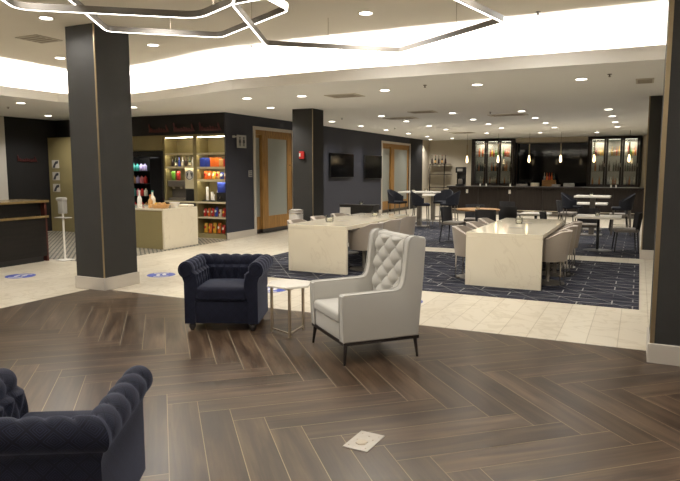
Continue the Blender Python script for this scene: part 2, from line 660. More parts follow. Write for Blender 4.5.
def clip_rect(poly, x0, x1, y0, y1):
    for axis, lim, sgn in ((0, x0, 1), (0, x1, -1), (1, y0, 1), (1, y1, -1)):
        out = []
        for i in range(len(poly)):
            a, c = poly[i], poly[(i + 1) % len(poly)]
            da, dc = sgn * (a[axis] - lim), sgn * (c[axis] - lim)
            if da >= 0:
                out.append(a)
            if (da >= 0) != (dc >= 0):
                t = da / (da - dc)
                out.append(tuple(a[k] + t * (c[k] - a[k]) for k in range(len(a))))
        poly = out
        if len(poly) < 3:
            return []
    return poly


WX0, WX1, WY0, WY1 = -6.68, XR, YN, 6.05


def herringbone():
    b = BM()
    uvl = b.loops.layers.uv.verify()
    cl = b.loops.layers.float_color.new('plank')
    w, n, g = 0.2033, 6, 0.0024
    t = R(-48)
    u = Vector((math.cos(t), math.sin(t)))
    v = Vector((-math.sin(t), math.cos(t)))
    o = Vector((-2.294, 3.149))
    rr = random.Random(3)

    def plank(a, c, la, lc, hor):
        x0, x1, y0, y1 = a * w + g, (a + la) * w - g, c * w + g, (c + lc) * w - g
        poly = []
        for (p, q) in ((x0, y0), (x1, y0), (x1, y1), (x0, y1)):
            P = o + u * p + v * q
            uvp = (p - x0, q - y0) if hor else (q - y0, p - x0)
            poly.append((P.x, P.y, uvp[0], uvp[1]))
        col = (rr.random(), rr.random(), rr.random(), 1)
        poly = clip_rect(poly, WX0, 3.2, 0.3, WY1)
        if len(poly) < 3:
            return
        vs = [b.verts.new((p[0], p[1], 0.006)) for p in poly]
        f = b.faces.new(vs)
        for lp, p in zip(f.loops, poly):
            lp[uvl].uv = (p[2], p[3])
            lp[cl] = col
    for m in range(-8, 9):
        for k in range(-60, 61):
            a, c = k - m * n, k + m * n
            P = o + u * a * w + v * c * w
            if -9 < P.x < 5.5 and -2.5 < P.y < 8:
                plank(a, c, n, 1, True)
                plank(a, c + 1, 1, n, False)
    for f in b.faces:
        if f.normal.z < 0:
            f.normal_flip()
    return b


b = BM()
box(b, WX0, WX1, WY0, WY1, 0.0, 0.0045)
struct('floor_underlay', b, 'grout', 'pale grout between the wood planks')
struct('floor_wood', herringbone(), 'wood_floor', 'brown wood plank floor laid in herringbone', smooth=0, recalc=False)

b = BM()
box(b, -6.2, 0.07, 7.86, 11.75, 0.0, 0.008)
struct('floor_carpet', b, 'carpet', 'navy patterned carpet under the two long tables')
b = BM()
box(b, -6.2, 0.07, 12.45, 18.7, 0.0, 0.008)
struct('floor_carpet', b, 'carpet', 'navy patterned carpet under the dining tables')
b = BM()
box(b, -13.9, -8.52, 7.75, YD, 0.0, 0.006)
struct('floor_mosaic', b, 'mosaic', 'black and white mosaic floor around the market island')

# ceilings: soffit with a raised, cove-lit well
well = [(-10.2, YN + 1.5), (-10.2, 8.55), (-9.9, 9.05), (-9.1, 9.30), (-7.55, 8.95), (-6.1, 8.52), (-4.2, 8.42), (0.3, 8.45), (5.5, 8.5), (5.5, YN + 1.5)]


def grow(poly, d):
    """offset a clockwise outline outwards"""
    out = []
    n = len(poly)
    for i in range(n):
        p0, p1, p2 = (Vector(poly[i - 1]), Vector(poly[i]), Vector(poly[(i + 1) % n]))
        a, c = (p1 - p0).normalized(), (p2 - p1).normalized()
        na, nc = Vector((-a.y, a.x)), Vector((-c.y, c.x))
        m = (na + nc).normalized()
        k = d / max(0.3, m.dot(na))
        out.append(tuple(p1 + m * k))
    return out


def holed(outer, inner, z, up):
    b = BM()
    es = []
    for lp in (outer, inner):
        vs = [b.verts.new((p[0], p[1], z)) for p in lp]
        es += [b.edges.new((vs[i], vs[(i + 1) % len(vs)])) for i in range(len(vs))]
    bmesh.ops.triangle_fill(b, use_beauty=True, use_dissolve=False, edges=es)
    for f in b.faces:
        if (f.normal.z > 0) != up:
            f.normal_flip()
    return b


outer = [(XL - .1, YN - .1), (XL - .1, YB + .1), (XR + .1, YB + .1), (XR + .1, YN - .1)]
struct('ceiling', holed(outer, well, S, False), 'soffit', 'lower soffit ceiling full of downlights', smooth=0, recalc=False)


def ribbon(lo, hi, z0, z1):
    b = BM()
    n = len(lo)
    A = [b.verts.new((p[0], p[1], z0)) for p in lo]
    B = [b.verts.new((p[0], p[1], z1)) for p in hi]
    for i in range(n):
        b.faces.new((A[i], A[(i + 1) % n], B[(i + 1) % n], B[i]))
    return b


LIP = 0.17
b = ribbon(well, well, S, S + LIP)
b2 = grow(well, 0.03)
n = len(well)
A = [b.verts.new((p[0], p[1], S + LIP)) for p in well]
Bv = [b.verts.new((p[0], p[1], S + LIP)) for p in b2]
Cv = [b.verts.new((p[0], p[1], S + 0.03)) for p in b2]
for i in range(n):
    j = (i + 1) % n
    b.faces.new((A[i], A[j], Bv[j], Bv[i]))
    b.faces.new((Bv[i], Bv[j], Cv[j], Cv[i]))
struct('trim_cove', b, 'fascia', 'pale fascia round the raised ceiling well', smooth=0)
cove_out = grow(well, 0.42)
b = holed(cove_out, b2, S + 0.03, True)
V1 = [b.verts.new((p[0], p[1], S + 0.03)) for p in cove_out]
V2 = [b.verts.new((p[0], p[1], U)) for p in cove_out]
for i in range(n):
    j = (i + 1) % n
    b.faces.new((V1[i], V1[j], V2[j], V2[i]))
struct('ceiling_cove', b, 'ceiling', 'cove trough behind the fascia', smooth=0, recalc=False)
b = BM()
vs = [b.verts.new((p[0], p[1], U)) for p in cove_out]
f = b.faces.new(vs)
if f.normal.z > 0:
    f.normal_flip()
struct('ceiling_raised', b, 'ceiling', 'raised ceiling above the lounge', smooth=0, recalc=False)
# the light strip lying in the trough, a run of tape on each side
mid = grow(well, 0.16)
b = BM()
mid2 = grow(well, 0.20)
A = [b.verts.new((p[0], p[1], S + 0.045)) for p in mid]
Bv = [b.verts.new((p[0], p[1], S + 0.045)) for p in mid2]
for i in range(n):
    j = (i + 1) % n
    f = b.faces.new((A[i], A[j], Bv[j], Bv[i]))
bmesh.ops.recalc_face_normals(b, faces=b.faces)
for f in b.faces:
    if f.normal.z < 0:
        f.normal_flip()
o = obj('cove_light_strip', b, 'cove_led', smooth=0, recalc=False)
tag(o, 'warm white light strip running in the ceiling cove', 'light')

# walls
slab('wall_left', XL - .15, XL, YN, 10.22, 0, S, 'white_wall', 'off-white wall beyond the reception desk')
slab('wall_left_dark', XL - .15, XL, 10.22, YD, 0, S, 'black_wall', 'near-black wall with the red script sign')
slab('wall_market', XL - .15, XD - .3, 12.4, 12.5, 0, S, 'black_wall')
slab('wall_market_header', XL, XD - .04, YD, YD + .12, 2.46, S, 'black_wall', 'black header above the market shelves')
# door wall with two openings
D1, D2, DZ = 12.9, 14.72, 2.62
W1, W2 = 21.28, 24.3
b = BM()
box(b, XD - .04, XD, YD, 12.5, 0, S)
box(b, XD - .3, XD, 12.5, D1, 0, S)
box(b, XD - .3, XD, D1, D2, DZ, S)
box(b, XD - .3, XD, D2, W1, 0, S)
box(b, XD - .3, XD, W1, W2, DZ, S)
struct('wall_doors', b, 'navy_wall', 'navy grey wall with the sliding doors and two screens')
slab('wall_doors_dark', XD - .3, XD, W2, 26.0, 0, S, 'black_wall')
slab('wall_back', XL, XR, YB, YB + .15, 0, S, 'beige_wall', 'beige wall behind the bar')
slab('wall_right', XR, XR + .15, YN, YB, 0, S, 'beige_wall')
slab('wall_rear', XL, XR, YN - .15, YN, 0, S, 'beige_wall')
slab('wall_doors_end', XD - .3, XD - .02, 26.0, YB, 0, S, 'beige_wall')
b = BM()
box(b, XD, XD + .03, YD - .03, D1 - .06, 0, 0.16)
box(b, XD, XD + .03, D2 + .06, W1 - .06, 0, 0.16)
struct('baseboard_doors', b, 'base_trim')


def sliding_door(n, y0, y1, zt, splits, label):
    """oak framed frosted panels standing in an opening of the door wall"""
    r = thing('door_%d' % n, label, None, (XD - .05, y0, 0))
    del r['category']
    r['kind'] = 'structure'
    w = y1 - y0
    b = BM()
    box(b, .05, .075, -.07, 0.01, 0, zt + .07)
    box(b, .05, .075, w - .01, w + .07, 0, zt + .07)
    box(b, .05, .075, .01, w - .01, zt - .01, zt + .07)
    obj('door_casing', b, 'base_trim', r)
    for (a, c, sl, sr, dx) in splits:
        b = BM()
        box(b, dx - .03, dx + .03, a, a + sl, .12, zt - .12)
        box(b, dx - .03, dx + .03, c - sr, c, .12, zt - .12)
        box(b, dx - .03, dx + .03, a + sl, c - sr, .12, .44)
        box(b, dx - .03, dx + .03, a + sl, c - sr, zt - .20, zt - .12)
        fr = obj('door_panel', b, 'oak', r)
        b = BM()
        box(b, dx - .012, dx + .012, a + sl, c - sr, .44, zt - .20)
        obj('frosted_glass', b, 'frost', fr)
        b = BM()
        box(b, dx - .03, dx + .03, a, c, 0.02, .12)
        obj('kick_plate', b, 'black_wood', fr)
        b = BM()
        lathe(b, [(0, 0), (.02, 0), (.02, .02), (0, .02)], 10)  # small round chrome disc on the stile
        bmesh.ops.rotate(b, verts=b.verts, matrix=Matrix.Rotation(PI / 2, 3, 'Y'))
        bmesh.ops.translate(b, verts=b.verts, vec=(dx + .03, c - sr / 2, 1.75))
        obj('chrome_disc', b, 'chrome', fr)
    b = BM()
    box(b, -.08, .03, 0, w, zt - .12, zt)
    obj('track_header', b, 'oak', r)
    return r


sliding_door(1, D1, D2, DZ, [(-.10, .44, .12, .10, -.05), (.35, 1.82, .27, .24, .01)], 'amber oak sliding doors with frosted glass beside the market')
sliding_door(2, W1, W2, DZ, [(-.10, 1.12, .12, .14, -.05), (.96, 2.95, .34, .14, .01)], 'frosted sliding doors beyond the two screens')
b = BM()
box(b, XD - .32, XD - .24, W1, W2, 0, DZ)
struct('wall_behind_door', b, 'black_wall')
b = BM()
box(b, XD - .32, XD - .24, D1, D2, 0, DZ)
struct('wall_behind_door', b, 'black_wall')


# columns
def column(x0, y0, zt, s, label, sy=None, strips=((1, -1), (-1, 1)), t=.016):
    r = thing('column', label, None, (x0 + s / 2, y0 + (sy or s) / 2, 0))
    del r['category']
    r['kind'] = 'structure'
    h = s / 2
    g = (sy or s) / 2
    b = BM()
    box(b, -h, h, -g, g, 0.12, zt)
    obj('shaft', b, 'column', r)
    b = BM()
    box(b, -h - .02, h + .02, -g - .02, g + .02, 0, .17, .004, 1)
    obj('plinth', b, 'base_trim', r)
    for sx, sy_ in strips:
        b = BM()
        bx = sx * (h + .004)
        by = sy_ * (g + .004)
        box(b, min(bx, bx - sx * t), max(bx, bx - sx * t), min(by, by - sy_ * t), max(by, by - sy_ * t), .17, zt)
        obj('corner_strip', b, 'bronze', r)
    return r


column(-6.935, 5.985, U, .515, 'charcoal square column at the corner of the wood floor', .61)
column(-6.86, 11.80, S, .50, 'charcoal square column with the red fire alarm')
column(.15, 5.70, U, .56, 'charcoal square column standing at the edge of the wood floor beside the cream tiles', None, ((-1, -1), (1, 1)), .034)
column(.09, 12.47, S, .52, 'charcoal square column beyond the carpet, near the bar', None, ((-1, -1), (1, 1)), .02)

# ------------------------------------------------------------------ ceiling fittings
def make_downlight(label, loc):
    t = thing('downlight', label, 'ceiling light', loc, 0)
    b = BM()
    lathe(b, [(.075, -.004), (.098, -.004), (.10, 0.0), (.075, 0.0)], 20)
    obj('trim_ring', b, 'trim_ring', t)
    b = BM()
    lathe(b, [(0, -.0045), (.077, -.0045), (.077, -.001), (0, -.001)], 20)
    obj('lens', b, 'lens', t)
    return t


spot_data = {}


def spot(kind, loc, energy, size=140, blend=0.8, radius=0.07, col=(1.0, 0.965, 0.915)):
    if kind not in spot_data:
        d = bpy.data.lights.new('downlight_lamp', 'SPOT')
        d.energy = energy
        d.spot_size = R(size)
        d.spot_blend = blend
        d.shadow_soft_size = radius
        d.color = col
        spot_data[kind] = d
    o = bpy.data.objects.new('downlight_lamp', spot_data[kind])
    COL.objects.link(o)
    o.location = loc
    return o


E_SOFF, E_RAISED = 128.0, 68.0
rows = [
    ('along the wall with the two screens', -7.6, [15.2, 17.15, 19.2, 21.4, 23.6], None),
    ('over the aisle beside the screens', -5.75, [14.2, 16.0, 18.0, 19.8], None),
    ('over the round wooden table', -3.98, [14.2, 16.2, 18.0, 19.85], None),
    ('over the middle of the dining floor', -2.45, [14.4, 16.4, 18.3, 20.3], None),
    ('leading to the bar along the charcoal columns', -.68, [14.8, 16.7, 18.75, 20.8], None),
    ('in front of the bar cabinets', None, [22.35, 22.95, 23.6], [-4.99, -3.25, -1.43]),
    ('over the long tables next to the cove fascia', None, [9.68, 9.68, 9.75], [-3.86, -2.33, -.83]),
    ('over the walkway between column and market', None, [9.65, 9.8, 11.3, 9.95], [-6.57, -5.5, -7.1, -9.64]),
    ('over the reception desk', None, [8.38, 10.6], [-11.03, -13.0]),
    ('over the beige wall behind the wine rack', None, [25.4, 25.9], [-7.1, -8.2]),
]
proto_dl = None
for name, x, ys, xs in rows:
    for i, y in enumerate(ys):
        xx = x if xs is None else xs[i]
        lab = '%s round recessed downlight of the row %s' % (ORD[i], name)
        if proto_dl is None:
            proto_dl = make_downlight(lab, (xx, y, S))
            proto_dl['group'] = 'recessed downlights'
        else:
            dup(proto_dl, (xx, y, S), 0, lab)
        spot('soff', (xx, y, S - .02), E_SOFF)
for i, (xx, y, lab) in enumerate([(-6.75, 5.55, 'round downlight in the raised ceiling in front of the big corner column'),
                                  (-6.73, 7.41, 'round downlight in the raised ceiling behind the big corner column'),
                                  (-3.07, 7.06, 'round downlight in the raised ceiling inside the hexagonal pendant rings'),
                                  (-8.91, 7.56, 'round downlight in the raised ceiling half hidden by the big corner column'),
                                  ]):
    dup(proto_dl, (xx, y, U), 0, lab)
for xx in (-8.9, -6.74, -4.9, -3.07, -1.1, 1.2):
    for y in (-1.5, 1.6, 3.6, 5.55, 7.3):
        if (xx, y) in ((-4.9, 7.3), (-8.9, 5.55)):
            continue
        spot('raised', (xx, y, U - .03), E_RAISED, 168, .6)


def vent(label, loc, sx, sy):
    t = thing('ceiling_vent', label, 'vent', loc, 0, 'ceiling vents')
    b = BM()
    box(b, -sx, sx, -sy, sy, -.012, 0)
    obj('vent_frame', b, 'vent', t)
    for k in range(4):
        b = BM()
        y = (-.66 + k * .44) * sy
        box(b, -sx * .8, sx * .8, y - sy * .12, y + sy * .12, -.016, -.011)
        obj('slot', b, 'vent_dark', t)
    return t


vent('square air vent in the raised ceiling in front of the corner column', (-7.89, 6.35, U), .22, .22)
vent('square air vent in the soffit above the first long table', (-4.77, 10.05, S), .3, .22)
vent('air vent in the soffit between the aisle downlights, by the dark wall', (-5.52, 14.95, S), .4, .25)
vent('air vent in the soffit beside the aisle downlights', (-4.5, 13.6, S), .3, .2)
vent('air vent in the soffit over the middle of the dining floor', (-2.9, 15.2, S), .45, .22)
vent('air vent in the soffit in front of the bar cabinet with the wine bottles', (-5.71, 21.7, S), .4, .3)
vent('air vent in the soffit beside the slim charcoal column', (.0, 10.32, S), .12, .25)


def sprinkler(label, loc):
    t = thing('ceiling_sprinkler', label, 'sprinkler', loc, 0, 'fire sprinklers')
    b = BM()
    lathe(b, [(0, 0), (.03, 0), (.03, -.008), (0, -.008)], 12)
    obj('escutcheon', b, 'grey_metal', t)
    b = BM()
    lathe(b, [(0, -.005), (.009, -.005), (.009, -.03), (.02, -.034), (.02, -.038), (0, -.038)], 10)
    obj('head', b, 'grey_metal', t)


for lab, p in (('sprinkler in the soffit over the end of the first long table', (-3.07, 9.37, S)),
               ('sprinkler in the soffit over the end of the second long table', (-.44, 9.42, S)),
               ('sprinkler in the soffit between the dining downlights', (-3.13, 14.31, S)),
               ('sprinkler in the soffit over the reception desk', (-11.97, 8.79, S)),
               ('sprinkler in the soffit near the column with the alarm', (-6.87, 14.31, S)),
               ('sprinkler in the soffit near the second screen', (-6.99, 18.41, S)),
               ('sprinkler in the raised ceiling behind the pendant rings', (-5.42, 8.1, U)),
               ('sprinkler in the raised ceiling close to the front charcoal column', (-1.19, 7.9, U))):
    sprinkler(lab, p)


# hexagonal pendant rings
def rounded(poly, r, k=6):
    out = []
    n = len(poly)
    for i in range(n):
        p0, p1, p2 = Vector(poly[i - 1]), Vector(poly[i]), Vector(poly[(i + 1) % n])
        a, c = p1 + (p0 - p1).normalized() * r, p1 + (p2 - p1).normalized() * r
        for j in range(k + 1):
            t = j / k
            out.append((a * (1 - t) ** 2 + p1 * 2 * t * (1 - t) + c * t ** 2))
    return out


def offset_loop(pts, d):
    out = []
    n = len(pts)
    for i in range(n):
        t = (pts[(i + 1) % n] - pts[i - 1]).normalized()
        out.append(pts[i] + Vector((-t.y, t.x)) * d)
    return out


def ring_light(label, poly, z, hang, r=.10):
    c = sum((Vector(p) for p in poly), Vector((0, 0))) / len(poly)
    t = thing('pendant_ring_light', label, 'pendant light', (c.x, c.y, z), 0, 'hexagonal pendant rings')
    loc = [Vector(p) - c for p in poly]
    path = rounded(loc, r)
    hw, h = .020, .065
    oi, oo = offset_loop(path, hw), offset_loop(path, -hw)
    n = len(path)
    b = BM()
    rings = [[b.verts.new((p.x, p.y, zz)) for p in pp] for pp, zz in ((oi, .006), (oo, .006), (oo, h), (oi, h))]
    for k in range(4):
        A, B2 = rings[k], rings[(k + 1) % 4]
        for i in range(n):
            b.faces.new((A[i], A[(i + 1) % n], B2[(i + 1) % n], B2[i]))
    obj('profile', b, 'profile', t)
    b = BM()
    oi2, oo2 = offset_loop(path, hw * .45), offset_loop(path, -hw * .45)
    rings = [[b.verts.new((p.x, p.y, zz)) for p in pp] for pp, zz in ((oi2, .002), (oo2, .002), (oo2, .0055), (oi2, .0055))]
    for k in range(4):
        A, B2 = rings[k], rings[(k + 1) % 4]
        for i in range(n):
            b.faces.new((A[i], A[(i + 1) % n], B2[(i + 1) % n], B2[i]))
    obj('led_diffuser', b, 'led', t)
    for (x, y) in hang:
        b = BM()
        tube(b, [(x - c.x, y - c.y, h), (x - c.x, y - c.y, U - z - .001)], .003, 6)
        obj('suspension_wire', b, 'steel', t)
    return t


def lerp(a, c, t):
    return (a[0] + (c[0] - a[0]) * t, a[1] + (c[1] - a[1]) * t)


A_z, B_z, C_z = 3.05, 3.22, 3.12


def zz(pts, z):
    return [tuple(atz(x, y, z))[:2] for x, y in pts]


a1, a2 = zz([(16, 10), (199, 19)], A_z)
pa = [(-4.5, 3.0), a1, a2, (-3.2, 4.57), (-2.8, 3.6), (-3.6, 2.7)]
ring_light('hexagonal pendant ring hanging closest to the reception desk', pa, A_z, [lerp(a1, a2, .3), lerp(a2, pa[3], .4), lerp(pa[4], pa[5], .5)], .16)
b1, b2_, b3 = zz([(107, 32), (221, 38), (289, 11)], B_z)
pb = [(-4.65, 3.85), b1, b2_, b3, (b3[0] + .05, b3[1] - .75), (-3.9, 3.7)]
ring_light('hexagonal pendant ring in the middle, beside the big corner column', pb, B_z, [lerp(b1, b2_, .55), lerp(b2_, b3, .5), lerp(pb[0], pb[5], .5)], .10)
c0, c1, c2, c3 = zz([(232, 5), (266, 46), (400, 53), (503, 23)], C_z)
pc = [c0, c1, c2, c3, (-1.62, 5.25), (-2.35, 4.72)]
ring_light('hexagonal pendant ring hanging nearest to the long tables', pc, C_z, [lerp(c1, c2, .45), lerp(c2, c3, .6), lerp(pc[4], pc[5], .5)], .06)


# ------------------------------------------------------------------ lounge seating
def tuft(a, c):
    """0 in the creases, 1 on the cushions of a diamond-tufted surface"""
    return (abs(math.sin(PI * a)) * abs(math.sin(PI * c))) ** 0.55


def make_wingback():
    t = thing('wingback_armchair', 'warm grey wingback armchair with button-tufted back and black tapered legs', 'armchair')
    # base frame and legs
    b = BM()
    box(b, -.385, .385, -.355, -.325, .165, .192)
    box(b, -.385, .385, .325, .355, .165, .192)
    box(b, -.385, -.355, -.325, .325, .165, .192)
    box(b, .355, .385, -.325, .325, .165, .192)
    obj('base_rail', b, 'black_wood', t)
    for sx in (-1, 1):
        for sy in (-1, 1):
            b = BM()
            tube(b, [(sx * .358, sy * .328, .17), (sx * .375, sy * (.345 if sy < 0 else .345), 0)], [.019, .010], 10)
            obj('leg', b, 'black_wood', t)
    b = BM()
    box(b, -.305, .305, -.35, .33, .190, .335, .012)
    obj('seat_base', b, 'wing_fabric', t)
    # cushion
    b = BM()
    def cush(u, v):
        x = -.297 + .594 * u
        y = -.372 + .57 * v
        return x, y
    box(b, -.297, .297, -.372, .20, .335, .43, .03, 4)
    bmesh.ops.subdivide_edges(b, edges=[e for e in b.edges if e.calc_length() > .3], cuts=6, use_grid_fill=True)
    for vtx in b.verts:
        if vtx.co.z > .41:
            k = max(0, 1 - (vtx.co.x / .3) ** 2) * max(0, 1 - ((vtx.co.y + .08) / .3) ** 2)
            vtx.co.z += .018 * k
    obj('seat_cushion', b, 'wing_fabric', t, 50)
    # side panels: slim track arm that sweeps up into the wing
    prof = [(-.355, .19), (-.365, .45), (-.365, .575), (-.35, .588), (-.10, .592), (.12, .597), (.165, .608), (.195, .645), (.215, .74), (.236, .96), (.244, 1.01),
            (.265, 1.04), (.295, 1.052), (.34, 1.052), (.395, 1.044), (.41, 1.02), (.39, .7), (.348, .19)]
    for s in (-1, 1):
        b = BM()
        x0, x1 = sorted((s * .302, s * .392))
        prism(b, prof, 'yz', x0, x1, .014, 3)
        sp = obj('side_panel', b, 'wing_fabric', t, 35)
        for xx in (s * .306, s * .388):
            b = BM()
            tube(b, [(xx, p[0] - .001 if p[0] < 0 else p[0] - .004, p[1] + (.001 if p[1] < 1 else .002)) for p in prof[:14]], .0045, 6)
            obj('piping', b, 'wing_fabric', sp)
    # tufted inner back
    cols, rws = 2.7, 7.2
    def fback(u, v):
        x = -.303 + .606 * u
        z = .40 + .635 * v
        a, c = u * cols + v * rws / 2 + .25, u * cols - v * rws / 2 + .25
        edge = min(1, min(u, 1 - u) / .06) * min(1, (1 - v) / .06)
        d = .042 * tuft(a, c) * edge
        y = .232 + .055 * v - d
        if v > .97:
            y += (v - .97) * 1.2
        return (x, y, z)
    b = BM()
    grid(b, fback, 72, 84, uvscale=(.6, .63))
    V = [[None]]
    bk = obj('back_cushion', b, 'wing_fabric', t, 60, recalc=False)
    # buttons at the lattice crossings
    for i in range(-8, 14):
        for j in range(-10, 12):
            u = ((i - .25) + (j - .25)) / 2 / cols
            v = ((i - .25) - (j - .25)) / rws
            if .09 < u < .91 and .06 < v < .92:
                p = fback(u, v)
                b = BM()
                lathe(b, [(0, -.007), (.010, -.003), (.013, 0), (.010, .004), (0, .007)], 10)
                bmesh.ops.rotate(b, verts=b.verts, matrix=Matrix.Rotation(PI / 2, 3, 'X'))
                bmesh.ops.translate(b, verts=b.verts, vec=(p[0], p[1] - .003, p[2]))
                obj('button', b, 'wing_fabric', bk)
    b = BM()
    prism(b, [(.235, .335), (.275, .9), (.285, 1.025), (.30, 1.04), (.385, 1.04), (.398, 1.02), (.378, .7), (.342, .19), (.24, .19)], 'yz', -.303, .303, .006, 2)
    obj('back_panel', b, 'wing_fabric', t, 35)
    return t


wing = make_wingback()
wing.location = (-2.18, 4.99, .006)
wing.rotation_euler = (0, 0, R(-41.6))


def make_club(label):
    """rolled-arm tufted armchair on bun feet"""
    t = thing('club_armchair', label, 'armchair')
    W2_, D2_, HB = .395, .37, .075
    for sx in (-1, 1):
        for sy in (-1, 1):
            b = BM()
            lathe(b, [(0, 0), (.020, 0), (.028, .016), (.040, .040), (.036, .058), (.026, .066), (.026, .09), (0, .09)], 14, (sx * .33, sy * .31, 0))
            obj('foot', b, 'black_wood', t)
    b = BM()
    box(b, -.285, .285, -D2_ + .02, D2_ - .05, HB, .30, .012)
    obj('seat_base', b, 'velvet', t)
    b = BM()
    box(b, -.272, .272, -D2_ - .012, .24, .30, .44, .035, 4)
    bmesh.ops.subdivide_edges(b, edges=[e for e in b.edges if e.calc_length() > .3], cuts=6, use_grid_fill=True)
    for vtx in b.verts:
        if vtx.co.z > .40:
            k = max(0, 1 - (vtx.co.x / .28) ** 2) * max(0, 1 - ((vtx.co.y + .06) / .31) ** 2)
            vtx.co.z += .025 * k
    obj('seat_cushion', b, 'velvet', t, 50)

    # cross-section of the arm: inner face, roll, outer face (x outwards, z up), with arc length
    rc, rr_ = (.378, .612), .083
    sec = []
    for k in range(15):
        z = .30 + (.565 - .30) * k / 14
        sec.append((.285 - .012 * k / 14, z, 'in', k / 14))
    a0, a1_ = R(205), R(-62)
    for k in range(1, 31):
        a = a0 + (a1_ - a0) * k / 30
        sec.append((rc[0] + rr_ * math.cos(a), rc[1] + rr_ * math.sin(a), 'roll', k / 30))
    for k in range(1, 11):
        z = .535 + (HB - .535) * k / 10
        sec.append((W2_ + .004, z, 'out', k / 10))
    sec.append((.285, HB, 'bot', 0))
    L = [0]
    for p, q in zip(sec, sec[1:]):
        L.append(L[-1] + math.hypot(q[0] - p[0], q[1] - p[1]))

    def sweep(length, nchan, cap=True):
        """list of rings along t in 0..1 of (offset outwards, height)"""
        nv = nchan * 10
        rings = []
        for j in range(nv + 1):
            v = j / nv
            ring = []
            for (x, z, kind, q) in sec:
                if kind == 'roll':
                    ch = abs(math.sin(PI * (v * nchan + .5 * q)))
                    fade = min(1, (1 - q) / .25)
                    k = .018 * (ch ** .5 - 1) * fade
                    dx, dz = x - rc[0], z - rc[1]
                    s = 1 + k / rr_
                    x, z = rc[0] + dx * s, rc[1] + dz * s
                elif kind == 'in':
                    a_, c_ = v * nchan + q * 1.0, v * nchan - q * 1.0
                    x -= .026 * tuft(a_, c_)* min(1, q / .1 + .2)
                ring.append((x, z))
            rings.append((v, ring))
        return rings

    def build(axis, sgn, half0, half1, nchan):
        b = BM()
        uvl = b.loops.layers.uv.verify()
        rings = sweep(half1 - half0, nchan)
        VV = []
        for v, ring in rings:
            row = []
            for (x, z) in ring:
                if axis == 'arm':
                    s = half0 + (x - .012 - half0) * v
                else:
                    s = x * (2 * v - 1)
                if axis == 'arm':
                    row.append(b.verts.new((sgn * x, s, z)))
                else:
                    row.append(b.verts.new((s, x - .012, z)))
            VV.append(row)
        for j in range(len(VV) - 1):
            for i in range(len(sec) - 1):
                f = b.faces.new((VV[j][i], VV[j][i + 1], VV[j + 1][i + 1], VV[j + 1][i]))
                for lp, (jj, ii) in zip(f.loops, ((j, i), (j, i + 1), (j + 1, i + 1), (j + 1, i))):
                    lp[uvl].uv = ((half1 - half0) * rings[jj][0] + .003, L[ii] + .003)
        for j in range(len(VV) - 1):
            b.faces.new((VV[j][-1], VV[j][0], VV[j + 1][0], VV[j + 1][-1]))
        b.faces.new(VV[0])
        b.faces.new(VV[-1])
        return b
    for s in (-1, 1):
        arm = obj('arm', build('arm', s, -D2_, D2_ + .02, 5), 'velvet', t, 55)
        b = BM()
        lathe(b, [(0, -.006), (.066, -.006), (.070, 0), (.062, .010), (0, .012)], 22)
        bmesh.ops.rotate(b, verts=b.verts, matrix=Matrix.Rotation(PI / 2, 3, 'X'))
        bmesh.ops.translate(b, verts=b.verts, vec=(s * rc[0], -D2_ - .002, rc[1]))
        obj('scroll_cap', b, 'velvet', arm)
    obj('back', build('back', 1, -.40, .40, 6), 'velvet', t, 55)
    return t


club = make_club('navy tufted club armchair beside the small white side table')
club.location = (-3.83, 5.21, .006)
club.rotation_euler = (0, 0, R(23.3))
club.scale = (.93, .82, 1.02)
fg = dup(club, (-2.379, 1.843, .006), R(209.7), 'navy velvet club armchair seen from behind, cut off by the edge of the picture')
fg.scale = (.877, .897, .904)


# side table
def side_table():
    t = thing('side_table', 'small side table with a white hexagonal marble top between the two armchairs', 'side table', (-3.09, 5.19, .006))
    b = BM()
    prism(b, [(.235 * math.cos(R(a)) + .015, .235 * math.sin(R(a)) + .015) for a in (-69, -9, 51, 111, 171, 231)], 'xy', .478, .50, .003, 1)
    obj('tabletop', b, 'white_top', t)
    L = [(.11, -.15), (-.16, -.04), (.08, .17)]
    for i, (x, y) in enumerate(L):
        b = BM()
        box(b, x - .011, x + .011, y - .011, y + .011, 0 , .478)
        obj('leg', b, 'steel', t)
    for i, j in ((0, 1), (0, 2)):
        b = BM()
        bar(b, (L[i][0], L[i][1], .035), (L[j][0], L[j][1], .035), .02, .014)
        obj('base_rail', b, 'steel', t)
        b = BM()
        bar(b, (L[i][0], L[i][1], .468), (L[j][0], L[j][1], .468), .02, .014)
        obj('top_rail', b, 'steel', t)


side_table()

# floor outlet cover
cv = thing('floor_outlet_cover', 'square metal floor outlet cover set in the wood planks', 'floor outlet', (-1.405, 3.235, .006), R(-3))
b = BM()
box(b, -.082, .082, -.125, .125, 0, .006, .003, 1)
obj('plate', b, 'brass', cv)
b = BM()
prism(b, [(.03 * math.cos(a * PI / 6) * (1.2 if a % 3 else .9), -.03 + .04 * math.sin(a * PI / 6) * (1 if a % 2 else .8)) for a in range(12)], 'xy', .006, .009)
obj('emblem', b, 'steel', cv)
for x, y in ((-.055, .09), (.055, .09), (-.055, -.09), (.055, -.09), (0, .07), (-.045, 0), (.045, .03)):
    b = BM()
    lathe(b, [(0, .006), (.006, .006), (.005, .008), (0, .008)], 10, (x, y, 0))
    obj('screw', b, 'steel', cv)


